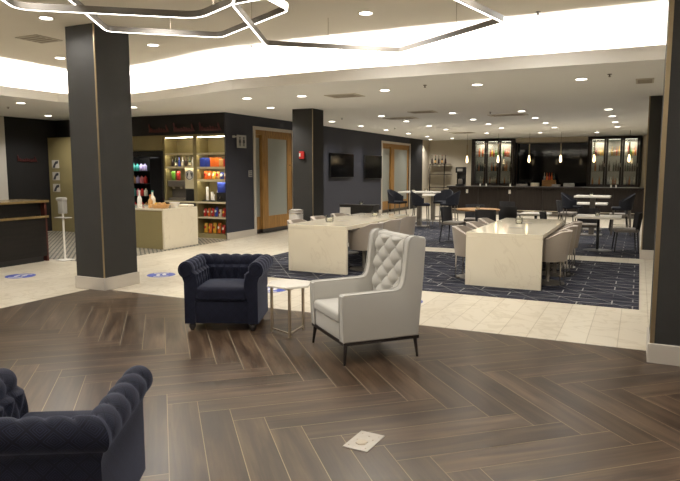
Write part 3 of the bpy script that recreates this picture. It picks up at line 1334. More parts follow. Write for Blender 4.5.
# floor decals
def decal(label, loc, rz):
    t = thing('floor_decal', label, 'floor sticker', loc, rz, 'blue floor stickers')
    b = BM()
    lathe(b, [(0, 0), (.215, 0), (.215, .002), (0, .002)], 32)
    obj('disc', b, 'blue', t)
    for k, s in ((-1, -.045), (1, .045)):
        b = BM()
        pts = [(s + .032 * math.cos(a), .02 * k + .085 * math.sin(a) * (1.0 if math.sin(a) > 0 else .8)) for a in [i * PI / 8 for i in range(16)]]
        prism(b, pts, 'xy', .002, .003)
        obj('footprint', b, 'white_plastic', t)
    for y0 in (.14, -.14):
        b = BM()
        box(b, -.11, .11, y0 - .018, y0 + .018, .002, .003)
        obj('white_bar', b, 'white_plastic', t)


decal('round blue floor sticker on the cream tiles in front of the reception desk', (-8.5, 6.28, 0), .4)
decal('round blue floor sticker on the cream tiles behind the big corner column', (-6.62, 7.3, 0), .7)
decal('round blue floor sticker behind the small hexagonal side table', (-4.45, 7.05, 0), .3)
decal('round blue floor sticker behind the grey wingback armchair', (-2.54, 7.12, 0), .9)


# ------------------------------------------------------------------ communal tables and tub chairs
def communal(label, x0):
    t = thing('communal_table', label, 'table', (x0 + .51, 8.5, .008), 0, 'long stone communal tables')
    b = BM()
    box(b, -.515, .515, 0, 2.88, .69, .75, .004, 1)
    obj('tabletop', b, 'cream_stone', t)
    for y in (0.0, 2.82):
        b = BM()
        box(b, -.515, .515, y, y + .06, 0, .69, .003, 1)
        obj('end_panel', b, 'cream_stone', t)
    b = BM()
    box(b, -.06, .06, .06, 2.82, .62, .69)
    obj('support_beam', b, 'dark_wood', t)
    for y in (.95, 1.9):
        b = BM()
        box(b, -.10, .10, y - .05, y + .05, .75, .752)
        obj('power_flap', b, 'grey_metal', t)
    return t


communal('long cream stone waterfall table behind the wingback armchair', -5.03)
communal('long cream stone waterfall table closest to the charcoal columns', -2.145)


def make_tub(label):
    t = thing('tub_chair', label, 'chair', (0, 0, 0), 0, 'taupe tub chairs at the long tables')
    # wrap-round shell, open towards -y
    def shell(b, r0, r1, z0, n=28):
        inn, outt, top_i, top_o = [], [], [], []
        for k in range(n + 1):
            a = R(-38) + (R(218) - R(-38)) * k / n
            side = abs(math.cos(a))
            zt = .765 - .14 * (1 - max(0, min(1, (math.sin(a) + .3) / 1.0))) ** 1.0
            ca, sa = math.cos(a), math.sin(a)
            inn.append(b.verts.new((r0 * ca, r0 * sa * .95, z0)))
            outt.append(b.verts.new((r1 * .9 * ca, r1 * .9 * sa * .95, z0 - .06)))
            top_i.append(b.verts.new((r0 * 1.03 * ca, r0 * 1.03 * sa, zt)))
            top_o.append(b.verts.new((r1 * 1.05 * ca, r1 * 1.05 * sa, zt)))
        for k in range(n):
            for A, B2 in ((inn, top_i), (top_i, top_o), (top_o, outt), (outt, inn)):
                b.faces.new((A[k], A[k + 1], B2[k + 1], B2[k]))
        for k in (0, n):
            b.faces.new((inn[k], top_i[k], top_o[k], outt[k]))
        return b
    b = BM()
    shell(b, .245, .30, .40)
    obj('shell', b, 'tub_fabric', t, 50)
    b = BM()
    lathe(b, [(0, .36), (.22, .36), (.25, .38), (.25, .44), (.225, .47), (0, .475)], 28)
    obj('seat', b, 'tub_fabric', t)
    b = BM()
    lathe(b, [(0, 0), (.235, 0), (.235, .014), (.04, .03), (.028, .06), (.028, .36), (0, .36)], 28)
    obj('pedestal', b, 'grey_metal', t)
    for sx in (-1, 1):
        b = BM()
        tube(b, [(sx * .21, .19, .36), (sx * .215, .20, .02), (sx * .17, .15, .012)], .010, 8)
        obj('leg', b, 'chrome', t)
    return t


tub = None
for tx, where in ((-4.50, 'behind the wingback armchair'), (-1.63, 'near the charcoal columns')):
    for side, sname, rz, dx in ((-1, '', PI / 2, -.58), (1, '', -PI / 2, .51)):
        for i, y in enumerate((9.15, 9.98, 10.8)):
            end = ('first', 'middle', 'last')[i]
            wall = 'door-wall side' if side < 0 else 'side away from the doors'
            lab = '%s taupe tub chair, %s, table %s' % (end, wall, where)
            if tub is None:
                tub = make_tub(lab)
                tub.location = (tx + dx, y, .008)
                tub.rotation_euler = (0, 0, rz)
            else:
                dup(tub, (tx + dx, y, .008), rz, lab)


def candle(label, p, s=1.0):
    t = thing('glass_candle_holder', label, 'candle holder', p, 0, 'table candles')
    b = BM()
    lathe(b, [(0, 0), (.05 * s, 0), (.06 * s, .03 * s), (.055 * s, .10 * s), (.05 * s, .10 * s), (.054 * s, .03 * s), (.045 * s, .008), (0, .008)], 18)
    obj('cup', b, 'glass', t)
    b = BM()
    lathe(b, [(0, .009), (.035 * s, .009), (.035 * s, .05 * s), (0, .052 * s)], 14)
    obj('candle_wax', b, 'cream', t)


candle('glass candle holder on the long table behind the wingback, near its front end', (-4.62, 9.15, .76), 1.2)
candle('glass candle holder on the far half of the long table behind the wingback', (-4.45, 10.7, .76), 1.0)
candle('glass candle holder on the far half of the long table by the columns', (-1.72, 10.2, .76), 1.0)

# ------------------------------------------------------------------ reception side
dk = thing('reception_desk', 'dark wood reception desk with gold-edged granite ledges', 'desk', (-9.43, 7.6, 0))
b = BM()
box(b, -.75, -.05, -3.6, -.04, .10, .78)
box(b, -.75, -.16, -3.6, -.04, .78, 1.05)
obj('body', b, 'desk_wood', dk)
b = BM()
box(b, -.72, -.09, -3.55, -.09, 0, .10)
obj('toe_kick', b, 'black', dk)
b = BM()
box(b, -.76, .02, -3.6, 0, 1.05, 1.09, .004, 1)
obj('counter_top', b, 'gold_stone', dk)
b = BM()
box(b, -.17, .02, -3.6, -.02, .78, .82, .004, 1)
obj('ledge', b, 'gold_stone', dk)
b = BM()
box(b, -.75, -.06, -.04, 0.0, .0, 1.05)
obj('end_panel', b, 'red_wood', dk)


def script_sign(name, label, origin, along, length, h, seed, words=1):
    """illegible red script: one running pen line per word"""
    r_ = random.Random(seed)
    t = thing(name, label, 'sign', origin)
    x = 0.0
    per = length / words
    for w_ in range(words):
        pts = []
        n = int(per * .86 / (h * .38))
        for k in range(n * 8 + 1):
            s = k / 8
            amp = h * (.95 if int(s) == 0 else (.8 if int(s) == n - 1 else .42 + .1 * math.sin(s * 1.7)))
            xx = x + s * h * .38 + h * .12 * math.sin(2 * PI * s + 1.0)
            zz_ = amp * (.5 - .5 * math.cos(2 * PI * s))
            pts.append((along.x * xx, along.y * xx, zz_))
        b = BM()
        tube(b, pts, h * .085, 6)
        obj('script_word', b, 'red_letter', t)
        x += per
    return t


script_sign('wall_sign', 'dull red script sign on the near-black wall beyond the desk', (XL + .03, 10.5, 1.84), Vector((0, 1, 0)), .70, .16, 1)
script_sign('header_sign', 'dull red script lettering along the black market header', (-10.85, YD - .03, 2.53), Vector((1, 0, 0)), 2.3, .2, 2, 3)

# khaki panel with notices and the stand
b = BM()
box(b, XL + .02, -12.85, 11.42, 12.3, 0, 2.46)
kp = obj('khaki_side_panel', b, 'khaki')
tag(kp, 'tall khaki cabinet side panel carrying three paper notices', 'panel')
for k, z in enumerate((1.88, 1.57, 1.26)):
    n_ = thing('wall_notice', ('topmost', 'middle', 'lowest')[k] + ' of the three square printed notices on the khaki panel', 'notice', (-13.82, 11.415, z - .11))
    b = BM()
    box(b, -.13, .13, -.004, 0, -.105, .105)
    obj('sheet', b, 'paper', n_)
    b = BM()
    prism(b, [(-.11, -.09), (-.02, -.09), (.02, .0), (.10, .02), (.10, .09), (.0, .07), (-.06, .0)], 'xz', -.0065, -.004)
    obj('print', b, 'ink', n_)
st = thing('sanitizer_stand', 'white hand sanitizer stand next to the reception desk end', 'stand', (-9.25, 7.74, .006))
b = BM()
box(b, -.12, .12, -.12, .12, 0, .012, .003, 1)
obj('base_plate', b, 'white_plastic', st)
b = BM()
tube(b, [(0, 0, .01), (0, 0, .90)], .018, 12)
obj('pole', b, 'white_plastic', st)
b = BM()
box(b, -.065, .065, -.05, .05, .84, 1.08, .012, 2)
obj('dispenser', b, 'grey_plastic', st)
b = BM()
box(b, -.14, .14, -.07, .07, .76, .775)
obj('drip_tray', b, 'grey_plastic', st)
b = BM()
box(b, -.10, .08, -.06, .05, 1.07, 1.13, .02, 2)
obj('dispenser_hood', b, 'grey_plastic', st)

# ------------------------------------------------------------------ market
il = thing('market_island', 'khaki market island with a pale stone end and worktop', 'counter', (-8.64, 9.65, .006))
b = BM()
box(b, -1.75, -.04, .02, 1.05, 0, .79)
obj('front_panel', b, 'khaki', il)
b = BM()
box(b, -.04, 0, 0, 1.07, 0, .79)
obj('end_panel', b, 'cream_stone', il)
b = BM()
box(b, -1.75, 0, 0, 1.07, .79, .83, .003, 1)
obj('worktop', b, 'cream_stone', il)
IT = .836


def bottle(b, r, h, c=(0, 0, 0), neck=.35, seg=12):
    return lathe(b, [(0, 0), (r * .92, 0), (r, r * .15), (r, h * (1 - neck - .12)), (r * .7, h * (1 - neck)), (r * .34, h * (1 - neck * .75)), (r * .32, h), (0, h)], seg, c)


def make_bottle(name, label, loc, r, h, m, capm=None, band=None, group=None, neck=.35, cat='bottle'):
    t = thing(name, label, cat, loc, 0, group)
    b = BM()
    bottle(b, r, h, neck=neck)
    obj('bottle_body', b, m, t)
    if capm:
        b = BM()
        lathe(b, [(0, h * .96), (r * .42, h * .96), (r * .42, h * 1.04), (0, h * 1.04)], 10)
        obj('cap', b, capm, t)
    if band:
        b = BM()
        lathe(b, [(r * 1.02, h * .12), (r * 1.02, h * .42)], 12)
        obj('paper_label', b, band, t)
    return t


# on the island
make_bottle('syrup_bottle', 'white pump bottle standing on the island beside the column', (-9.55, 9.95, IT), .05, .34, 'white_plastic', 'white_plastic')
make_bottle('juice_bottle', 'amber juice bottle on the market island', (-9.28, 9.98, IT), .05, .26, 'tan', 'orange')
make_bottle('juice_bottle', 'green-capped white jug on the market island', (-9.42, 10.2, IT), .06, .33, 'cream', 'teal')
for k in range(1):
    b = BM()
    lathe(b, [(0, 0), (.04, 0), (.045, .2), (.04, .21), (0, .21)], 16)
    o = obj('paper_cup_stack', b, 'white_plastic')
    o.location = (-9.78, 9.85, IT)
    tag(o, 'white paper cup stack on the island next to the big column', 'cups')
bk = thing('bread_basket', 'golden wicker basket of pastries on the island', 'basket', (-8.98, 9.95, IT))
b = BM()
lathe(b, [(0, 0), (.16, 0), (.20, .07), (.19, .075), (.15, .012), (0, .012)], 24)
obj('basket', b, 'tan', bk)
for k in range(5):
    b = BM()
    lathe(b, [(0, -.035), (.034, -.025), (.046, 0), (.034, .028), (0, .035)], 12)
    o = obj('bread_roll', b, ('tan', 'yellow')[k % 2])
    o.location = (-8.98 + .08 * math.cos(k * 1.256), 9.95 + .08 * math.sin(k * 1.256), IT + .075)
    tag(o, 'golden bread roll lying in the wicker basket on the island', 'bread', 'bread rolls in the basket')
b = BM()
lathe(b, [(0, 0), (.07, 0), (.11, .10), (.10, .10), (.065, .01), (0, .01)], 20)
o = obj('white_bowl', b, 'white_plastic')
o.location = (-8.86, 10.25, IT)
tag(o, 'white bowl behind the bread basket on the island', 'bowl')
b = BM()
box(b, -.16, .16, -.10, .10, 0, .05, .02, 2)
o = obj('pastry_bag', b, 'cream')
o.location = (-8.72, 10.35, IT)
o.location.x = -8.82
o.location.y = 10.55
tag(o, 'pale wrapped pastry pack at the far edge of the island', 'food pack')

# cooler
cx0, cx1 = -11.8, -10.55
ck = thing('drinks_cooler', 'black open drinks cooler set into the khaki wall', 'cooler', ((cx0 + cx1) / 2, 11.84, 0))
hw = (cx1 - cx0) / 2
b = BM()
box(b, -hw, hw, .42, .46, 0, 2.08)
box(b, -hw, -hw + .06, 0, .42, 0, 2.08)
box(b, hw - .06, hw, 0, .42, 0, 2.08)
box(b, -hw + .06, hw - .06, 0, .42, 1.95, 2.08)
box(b, -hw + .06, hw - .06, 0, .42, 0, .25)
obj('body', b, 'black', ck)
b = BM()
box(b, hw - .44, hw - .06, .0, .03, .25, 1.95)
obj('door', b, 'black_gloss', ck)
for k, z in enumerate((.60, .95, 1.27, 1.58)):
    b = BM()
    box(b, -hw + .06, hw - .06, .06, .41, z, z + .015)
    obj('shelf', b, 'black_metal', ck)
    cs = (['crimson', 'cream', 'crimson', 'tan'], ['teal', 'pink', 'crimson', 'cream'], ['tan', 'lilac', 'pink', 'crimson'], ['teal', 'teal', 'lilac', 'lilac'])[k]
    for i, m_ in enumerate(cs):
        b = BM()
        bottle(b, .05, .19, neck=.2)
        o = obj('drink_bottle', b, m_)
        o.location = (cx0 + .15 + i * .125, 11.84 + .14, z + .0155)
        tag(o, '%s drink bottle, %s from the big column on the %s cooler shelf' % (m_.replace('crimson', 'dark red'), ORD[i], ('bottom', 'second', 'third', 'top')[k]), 'bottle', 'bottles in the drinks cooler')
b = BM()
box(b, -12.83, -10.53, 11.80, 12.3, 2.10, 2.46)
box(b, -12.83, cx0 - .01, 11.80, 12.3, 0, 2.10)
o = obj('khaki_wall_panel', b, 'khaki')
tag(o, 'khaki panelling around and above the drinks cooler', 'panel')


d = bpy.data.lights.new('cooler_fill_light', 'AREA')  # added fill light without a fitting, brightens the bottles
d.energy = 5
d.shape = 'RECTANGLE'
d.size, d.size_y = .9, .08
d.color = (1, .96, .9)
o = bpy.data.objects.new('cooler_fill_light', d)
COL.objects.link(o)
o.location = ((cx0 + cx1) / 2, 11.87, 1.93)
o.rotation_euler = (R(12), 0, 0)


# lit shelving bays
def shelf_bay(label, x0, x1, zs, bottomz):
    t = thing('display_shelf', label, 'shelf unit', ((x0 + x1) / 2, 11.82, 0))
    h = (x1 - x0) / 2
    b = BM()
    box(b, -h, h, .44, .47, bottomz, 2.46)
    box(b, -h, -h + .05, 0, .44, bottomz, 2.46)
    box(b, h - .05, h, 0, .44, bottomz, 2.46)
    box(b, -h + .05, h - .05, 0, .44, 2.40, 2.46)
    obj('carcass', b, 'khaki', t)
    for z in zs:
        b = BM()
        box(b, -h + .05, h - .05, .0, .44, z, z + .035)
        box(b, -h + .05, h - .05, .0, .012, z - .012, z)
        s_ = obj('shelf_board', b, 'shelf', t)
        b = BM()
        box(b, -h + .08, h - .08, .03, .05, z - .006, z)
        obj('shelf_light', b, 'shelf_led', s_)
    b = BM()
    box(b, -h + .07, h - .07, .03, .05, 2.392, 2.40)
    obj('top_light', b, 'shelf_led', t)
    return t


BX0, BX1, BX2 = -10.52, -9.56, -8.64
shelf_bay('lit khaki shelving bay above the espresso machine', BX0, BX1, [1.99, 1.67], .871)
shelf_bay('lit khaki shelving bay beside the navy wall, stocked with snack bags', BX1, BX2, [1.99, 1.66, 1.36], .871)
bc = thing('coffee_counter', 'coffee counter with a pale top and lit snack shelves under it', 'counter', (BX0, 11.80, 0))
LW = BX2 - BX0
b = BM()
box(b, 0, .95, .03, .5, .0, .83)
obj('cupboard', b, 'black', bc)
b = BM()
box(b, 0, LW, 0, .52, .83, .87, .003, 1)
obj('worktop', b, 'shelf', bc)
b = BM()
box(b, .95, 1.0, .02, .5, 0, .83)
box(b, LW - .05, LW, .02, .5, 0, .83)
box(b, 1.0, LW - .05, .46, .5, 0, .83)
box(b, 1.0, LW - .05, .02, .46, 0, .10)
obj('snack_bay', b, 'khaki', bc)
b = BM()
box(b, 1.0, LW - .05, .02, .46, .47, .50)
obj('snack_shelf', b, 'shelf', bc)

# snack bags: a pillow pack built once per colour
def bag_mesh(w, h, d):
    b = BM()
    def f(u, v):
        s = math.sin(PI * u) ** .6 * math.sin(PI * v) ** .6
        return s
    nu, nv = 8, 8
    for sg in (-1, 1):
        grid(b, lambda u, v: (w * .5 * (2 * u - 1) * (1 - .10 * math.sin(PI * v)), sg * d * .5 * (max(0, math.sin(PI * u)) ** .6) * (max(0, math.sin(PI * v)) ** .6), h * v), nu, nv)
    bmesh.ops.remove_doubles(b, verts=b.verts, dist=.0005)
    return b


def bags(items, x0, x1, y, z, w, h, desc):
    for i, (m_, nm) in enumerate(items):
        hh = h * (.80 + .30 * rnd.random())
        ww = w * (.82 + .12 * rnd.random())
        o = obj('snack_bag', bag_mesh(ww, hh, .08), m_)
        o.location = (x0 + (x1 - x0) * (i + .5) / len(items), y, z)
        o.rotation_euler = (R(-6), R(rnd.uniform(-3, 3)), R(rnd.uniform(-8, 8)))
        tag(o, '%s snack bag, %s from the inner end on the %s' % (nm, ORD[i], desc), 'snack bag', 'snack bags in the market')
        b = BM()
        lathe(b, [(0, -.004), (ww * .30, -.004), (ww * .30, .0), (0, .0)], 12)
        bmesh.ops.rotate(b, verts=b.verts, matrix=Matrix.Rotation(PI / 2, 3, 'X'))
        bmesh.ops.translate(b, verts=b.verts, vec=(0, -.040, hh * .55))
        obj('bag_print', b, ('cream', 'yellow', 'crimson', 'cream')[rnd.randrange(4)] if m_ != 'cream' else 'crimson', o)


Yb = 11.98
bags([('crimson', 'red'), ('orange', 'orange'), ('crimson', 'red'), ('royal', 'blue'), ('cream', 'pale'), ('crimson', 'red'), ('orange', 'orange')], BX1 + .08, BX2 - .06, Yb, .508, .10, .22, 'upper shelf under the coffee counter')
bags([('yellow', 'yellow'), ('orange', 'orange'), ('yellow', 'yellow'), ('orange', 'orange'), ('crimson', 'red'), ('yellow', 'yellow')], BX1 + .08, BX2 - .06, Yb, .108, .12, .25, 'bottom shelf under the coffee counter')
bags([('orange', 'orange'), ('orange', 'deep orange'), ('yellow', 'yellow'), ('tan', 'tan'), ('royal', 'blue'), ('crimson', 'red')], BX1 + .12, BX2 - .08, Yb, 1.403, .125, .20, 'shelf above the paper cups')
for i, (m_, nm, w_) in enumerate([('royal', 'blue', .19), ('royal', 'darker blue', .13), ('orange', 'orange', .16), ('orange', 'deep orange', .12), ('tan', 'tan', .13), ('crimson', 'red', .13)]):
    b = BM()
    box(b, -w_ / 2 + .006, w_ / 2 - .006, -.06, .06, 0, .21 if i < 4 else .18, .004, 1)
    o = obj('snack_box', b, m_)
    o.location = (BX1 + .13 + [.02, .17, .31, .44, .55, .68][i], Yb, 1.698)
    tag(o, '%s snack carton, %s from the inner end on the upper market shelf' % (nm, ORD[i]), 'carton', 'snack cartons on the upper shelf')
for i in range(7):
    m_ = ('dark_brown', 'dark_green', 'royal', 'silver', 'dark_brown', 'dark_green', 'silver')[i]
    o = make_bottle('syrup_bottle', 'syrup bottle, %s from the inner end on the shelf over the espresso machine' % ORD[i], (BX0 + .14 + i * .105, Yb, 1.706), .033, .23, m_, 'black', 'cream' if i % 2 else None, 'syrup bottles')
# middle of the first bay: cups, green bag, round sign
for i, (m_, nm) in enumerate([('green', 'green'), ('crimson', 'red')]):
    o = obj('coffee_bag', bag_mesh(.13, .22, .07), m_)
    o.location = (BX0 + .17 + i * .16, Yb - .02, 1.37)
    tag(o, '%s coffee bag standing on top of the espresso machine' % nm, 'coffee bag')
es = thing('espresso_machine', 'dark espresso machine on the coffee counter', 'coffee machine', (BX0 + .34, 11.99, .871))
b = BM()
box(b, -.26, .26, -.13, .14, 0, .06, .01)
box(b, -.26, .26, .02, .14, .06, .34)
box(b, -.26, .26, -.14, .14, .34, .494, .015)
obj('body', b, 'grey_metal', es)
for x in (-.12, .12):
    b = BM()
    lathe(b, [(0, 0), (.03, 0), (.035, .05), (0, .05)], 14, (x, -.09, .29))
    obj('group_head', b, 'steel', es)
b = BM()
box(b, -.2, .2, -.145, -.138, .38, .46)
obj('fascia_plate', b, 'grey_metal', es)
b = BM()
box(b, -.24, .24, -.12, -.01, .061, .07)
obj('drip_grate', b, 'steel', es)
sg = thing('cafe_sign', 'round white cafe sign with a dark ring emblem at the espresso machine', 'sign', (BX1 - .20, 11.86, 1.50))
b = BM()
lathe(b, [(0, 0), (.125, 0), (.125, .012), (0, .012)], 32)
bmesh.ops.rotate(b, verts=b.verts, matrix=Matrix.Rotation(PI / 2, 3, 'X'))
obj('disc', b, 'white_plastic', sg)
b = BM()
tube(b, [(.105 * math.cos(2 * PI * k / 32), -.014, .105 * math.sin(2 * PI * k / 32)) for k in range(32)], .009, 6, True)
obj('ring', b, 'ink', sg)
for s in (-1, 1):
    b = BM()
    prism(b, [(s * .03, .07), (s * .07, .05), (s * .085, 0), (s * .06, -.06), (s * .05, -.02), (s * .035, .02)], 'xz', -.018, -.012)
    obj('emblem_wave', b, 'ink', sg)
b = BM()
box(b, -.15, .13, .004, .02, -.33, .155)
obj('backing_board', b, 'shelf', sg)
b = BM()
box(b, -.16, .14, -.10, .10, 0, .28, .01)
o = obj('coffee_grinder', b, 'black')
o.location = (BX1 - .20, 11.99, .871)
tag(o, 'black grinder box under the round cafe sign', 'grinder')
# second bay: cups, tray and urn
for i, h in enumerate((.32, .20, .14, .24)):
    b = BM()
    lathe(b, [(0, 0), (.036, 0), (.036, h * .9), (.027, h), (0, h)], 14)
    o = obj('cup_tower', b, 'white_plastic')
    o.location = (BX1 + .26 + i * .09, 11.93 + .07 * (i % 2), .902)
    tag(o, 'tower of white paper cups, %s from the inner end of the coffee counter' % ORD[i], 'cups', 'paper cup towers')
b = BM()
box(b, BX1 + .16, BX1 + .54, 11.85, 12.06, .871, .90, .005, 1)
o = obj('cup_tray', b, 'black')
tag(o, 'black tray holding the paper cup towers', 'tray')
ur = thing('coffee_urn', 'black and blue coffee urn on the counter next to the cups', 'coffee urn', (BX2 - .22, 11.99, .871))
b = BM()
box(b, -.13, .13, -.12, .13, 0, .22, .01)
obj('base', b, 'black', ur)
b = BM()
box(b, -.12, .12, -.10, .13, .22, .46, .01)
obj('tank', b, 'royal', ur)
b = BM()
tube(b, [(0, -.12, .12), (0, -.16, .12), (0, -.165, .08)], .012, 8)
obj('spout', b, 'chrome', ur)

# ------------------------------------------------------------------ door wall fittings
rs = thing('restroom_sign', 'pale square restroom sign on a bracket on the navy wall', 'sign', (XD, 12.28, 2.29))
b = BM()
box(b, .04, .055, -.19, .19, -.15, .15, .004, 1)
obj('plate', b, 'grey_plastic', rs)
b = BM()
box(b, 0, .04, -.30, -.25, .08, .13)
box(b, .025, .04, -.25, -.19, .09, .12)
obj('bracket', b, 'grey_plastic', rs)
for y in (-.08, .08):
    b = BM()
    lathe(b, [(0, -.028), (.02, -.02), (.028, 0), (.02, .02), (0, .028)], 12, (.0, 0, 0))
    bmesh.ops.scale(b, vec=(.2, 1, 1), verts=b.verts)
    bmesh.ops.translate(b, verts=b.verts, vec=(.058, y, .085))
    prism(b, [(y - .03, .05), (y + .03, .05), (y + .045, -.03), (y + .02, -.03), (y + .018, -.11), (y - .018, -.11), (y - .02, -.03), (y - .045, -.03)], 'yz', .055, .06)
    obj('person_pictogram', b, 'ink', rs)
kp_ = thing('wall_keypad', 'small grey keypad on the navy wall beside the oak door', 'keypad', (XD, 12.68, 1.53))
b = BM()
box(b, 0, .02, -.075, .075, -.08, .08, .005, 1)
obj('plate', b, 'grey_plastic', kp_)
for y in (-.04, 0, .04):
    for z in (-.045, 0, .045):
        b = BM()
        box(b, .02, .024, y - .013, y + .013, z - .013, z + .013)
        obj('key', b, 'ink', kp_)
fa = thing('fire_alarm', 'red fire alarm with a strobe on the charcoal column face', 'alarm', (-6.62, 11.80, 1.94))
b = BM()
box(b, -.06, .06, -.045, 0, -.08, .08, .006, 1)
obj('housing', b, 'red', fa)
b = BM()
box(b, -.05, -.01, -.06, -.045, -.03, .04, .004, 1)
obj('strobe', b, 'white_plastic', fa)
tc_ = thing('waste_bin', 'pale ribbed waste bin in front of the charcoal column with the alarm', 'waste bin', (-6.57, 11.42, .008))
b = BM()
def fbin(u, v):
    a = 2 * PI * u
    r = .15 * (1 + .02 * (1 if int(u * 48) % 2 else -1)) * (.92 + .08 * v)
    return (r * math.cos(a), r * math.sin(a), .70 * v)
grid(b, fbin, 96, 6, closeu=True)
lathe(b, [(0, 0), (.138, 0), (.138, .005), (0, .005)], 24)
obj('bin_body', b, 'can', tc_)
for z in (.70, .76):
    b = BM()
    tube(b, [(.155 * math.cos(2 * PI * k / 28), .155 * math.sin(2 * PI * k / 28), z) for k in range(28)], .012, 8, True)
    obj('rim_ring', b, 'chrome', tc_)
b = BM()
lathe(b, [(.15, .70), (.15, .76), (.10, .78), (.10, .74), (0, .74)], 28)
obj('lid', b, 'can', tc_)


def tv(label, y0, y1, z0, z1):
    t = thing('wall_television', label, 'television', (XD, (y0 + y1) / 2, (z0 + z1) / 2), 0)
    w, h = (y1 - y0) / 2, (z1 - z0) / 2
    b = BM()
    box(b, .03, .07, -w, w, -h, h, .006, 1)
    obj('housing', b, 'black', t)
    b = BM()
    box(b, .07, .072, -w + .02, w - .02, -h + .03, h - .02)
    obj('screen', b, 'tv', t)
    b = BM()
    box(b, 0, .03, -.2, .2, -.15, .15)
    obj('wall_bracket', b, 'black_metal', t)


tv('black wall screen closest to the charcoal column with the alarm', 16.93, 18.65, 1.37, 2.15)
tv('black wall screen closest to the frosted far doors', 19.56, 21.12, 1.30, 2.14)

# ------------------------------------------------------------------ bar
BY = 22.6
bar_ = thing('bar_counter', 'long espresso wood bar counter under the pendants', 'bar', (-2.9, BY, 0))
x0_, x1_ = -3.55, 3.3
b = BM()
box(b, x0_, x1_, .12, .72, 0, .98)
obj('body', b, 'dark_wood', bar_)
k = 0
xx = x0_
while xx < x1_ - .1:
    b = BM()
    box(b, xx + .01, min(xx + 1.13, x1_) - .01, .10, .12, .12, .95)
    obj('front_panel', b, 'dark_wood', bar_)
    xx += 1.14
b = BM()
box(b, x0_ - .03, x1_ + .03, -.08, .78, .98, 1.03, .006, 1)
obj('counter_top', b, 'dark_wood', bar_)
b = BM()
box(b, x0_, x1_, .11, .13, 0, .12)
obj('kick_plate', b, 'grey_metal', bar_)
for i, x in enumerate((-5.74, -4.19)):
    b = BM()
    box(b, -.04, .04, -.012, 0, -.07, .07, .003, 1)
    o = obj('outlet_plate', b, 'white_plastic', bar_)
    o.location = (x + 2.9, .10, .84)
b = BM()
tube(b, [(x0_ + .1, -.02, .18), (x1_ - .1, -.02, .18)], .02, 10)
obj('foot_rail', b, 'steel', bar_)
# back counter
b = BM()
box(b, -6.5, .05, 25.7, 26.95, 0, .95)
o = obj('back_counter', b, 'dark_wood')
tag(o, 'dark wood back counter under the lit bar cabinets', 'counter')
# black panel between the cabinets
b = BM()
box(b, -4.66, -1.9, 26.80, 26.99, .95, 2.72)
o = obj('back_panel_black', b, 'black_gloss')
o.name = 'glossy_wall_panel'
tag(o, 'black glossy panel between the two lit bar cabinets', 'panel')
slab('trim_1', -4.66, -1.9, 26.3, 26.99, 2.74, S, 'beige_wall', 'beige soffit above the black bar panel')


def bar_cabinet(label, x0, x1, seed, dull):
    t = thing('bar_cabinet', label, 'cabinet', ((x0 + x1) / 2, 26.2, .955))
    h = (x1 - x0) / 2
    H = S - .955 - .02
    b = BM()
    box(b, -h, h, .50, .54, 0, H)
    box(b, -h, -h + .08, 0, .5, 0, H)
    box(b, h - .08, h, 0, .5, 0, H)
    box(b, -h + .08, h - .08, 0, .5, H - .10, H)
    box(b, -h + .08, h - .08, 0, .5, 0, .10)
    obj('carcass', b, 'dark_wood', t)
    b = BM()
    box(b, -h + .08, h - .08, .485, .5, .10, H - .1)
    obj('back_lining', b, 'grey_plastic', t)
    w = (2 * h - .16) / 3
    for k in range(3):
        a = -h + .08 + k * w
        b = BM()
        box(b, a + .004, a + .075, -.03, 0, .02, H - .02)
        box(b, a + w - .075, a + w - .004, -.03, 0, .02, H - .02)
        box(b, a + .075, a + w - .075, -.03, 0, .02, .11)
        box(b, a + .075, a + w - .075, -.03, 0, H - .11, H - .02)
        d = obj('glass_door', b, 'dark_wood', t)
        b = BM()
        box(b, a + .075, a + w - .075, -.018, -.012, .11, H - .11)
        obj('glass_pane', b, 'pane', d)
        b = BM()
        tube(b, [(a + w - .04, -.05, .78), (a + w - .04, -.05, .92)], .008, 8)
        obj('handle', b, 'steel', d)
        b = BM()
        box(b, a + .08, a + w - .08, .05, .09, H - .115, H - .10)
        obj('cabinet_light', b, 'cabinet_led', t)
    r_ = random.Random(seed)
    shelves = (.10, .62, 1.22)
    for z in shelves[1:]:
        b = BM()
        box(b, -h + .08, h - .08, .06, .485, z - .02, z)
        obj('glass_shelf', b, 'glass', t)
    n_ = 0
    pal = [['silver', 'cream', 'silver', 'amber'], ['dark_brown', 'dark_green', 'amber', 'silver', 'dark_brown'], ['cream', 'green', 'orange', 'crimson', 'yellow', 'silver', 'tan']]
    for si, z in enumerate(shelves):
        for k in range(3):
            a = -h + .08 + k * w
            for i in range(5):
                m_ = r_.choice(pal[si])
                hh = (.30, .38, .34)[si] * r_.uniform(.8, 1.1)
                b = BM()
                bottle(b, .036, hh, neck=.36)
                bo = obj('liquor_bottle', b, m_)
                bo.location = ((x0 + x1) / 2 + a + .125 + (w - .25) * i / 4, 26.2 + .22, .955 + z + .001)
                tag(bo, '%s bottle, %s along, %s, %s door of cabinet %s' % (m_.replace('_', ' ').replace('crimson', 'red'), ORD[i], ('bottom', 'middle shelf', 'top shelf')[si], ('first', 'middle', 'last')[k], dull), 'bottle', 'bottles in the bar cabinets')
    return t


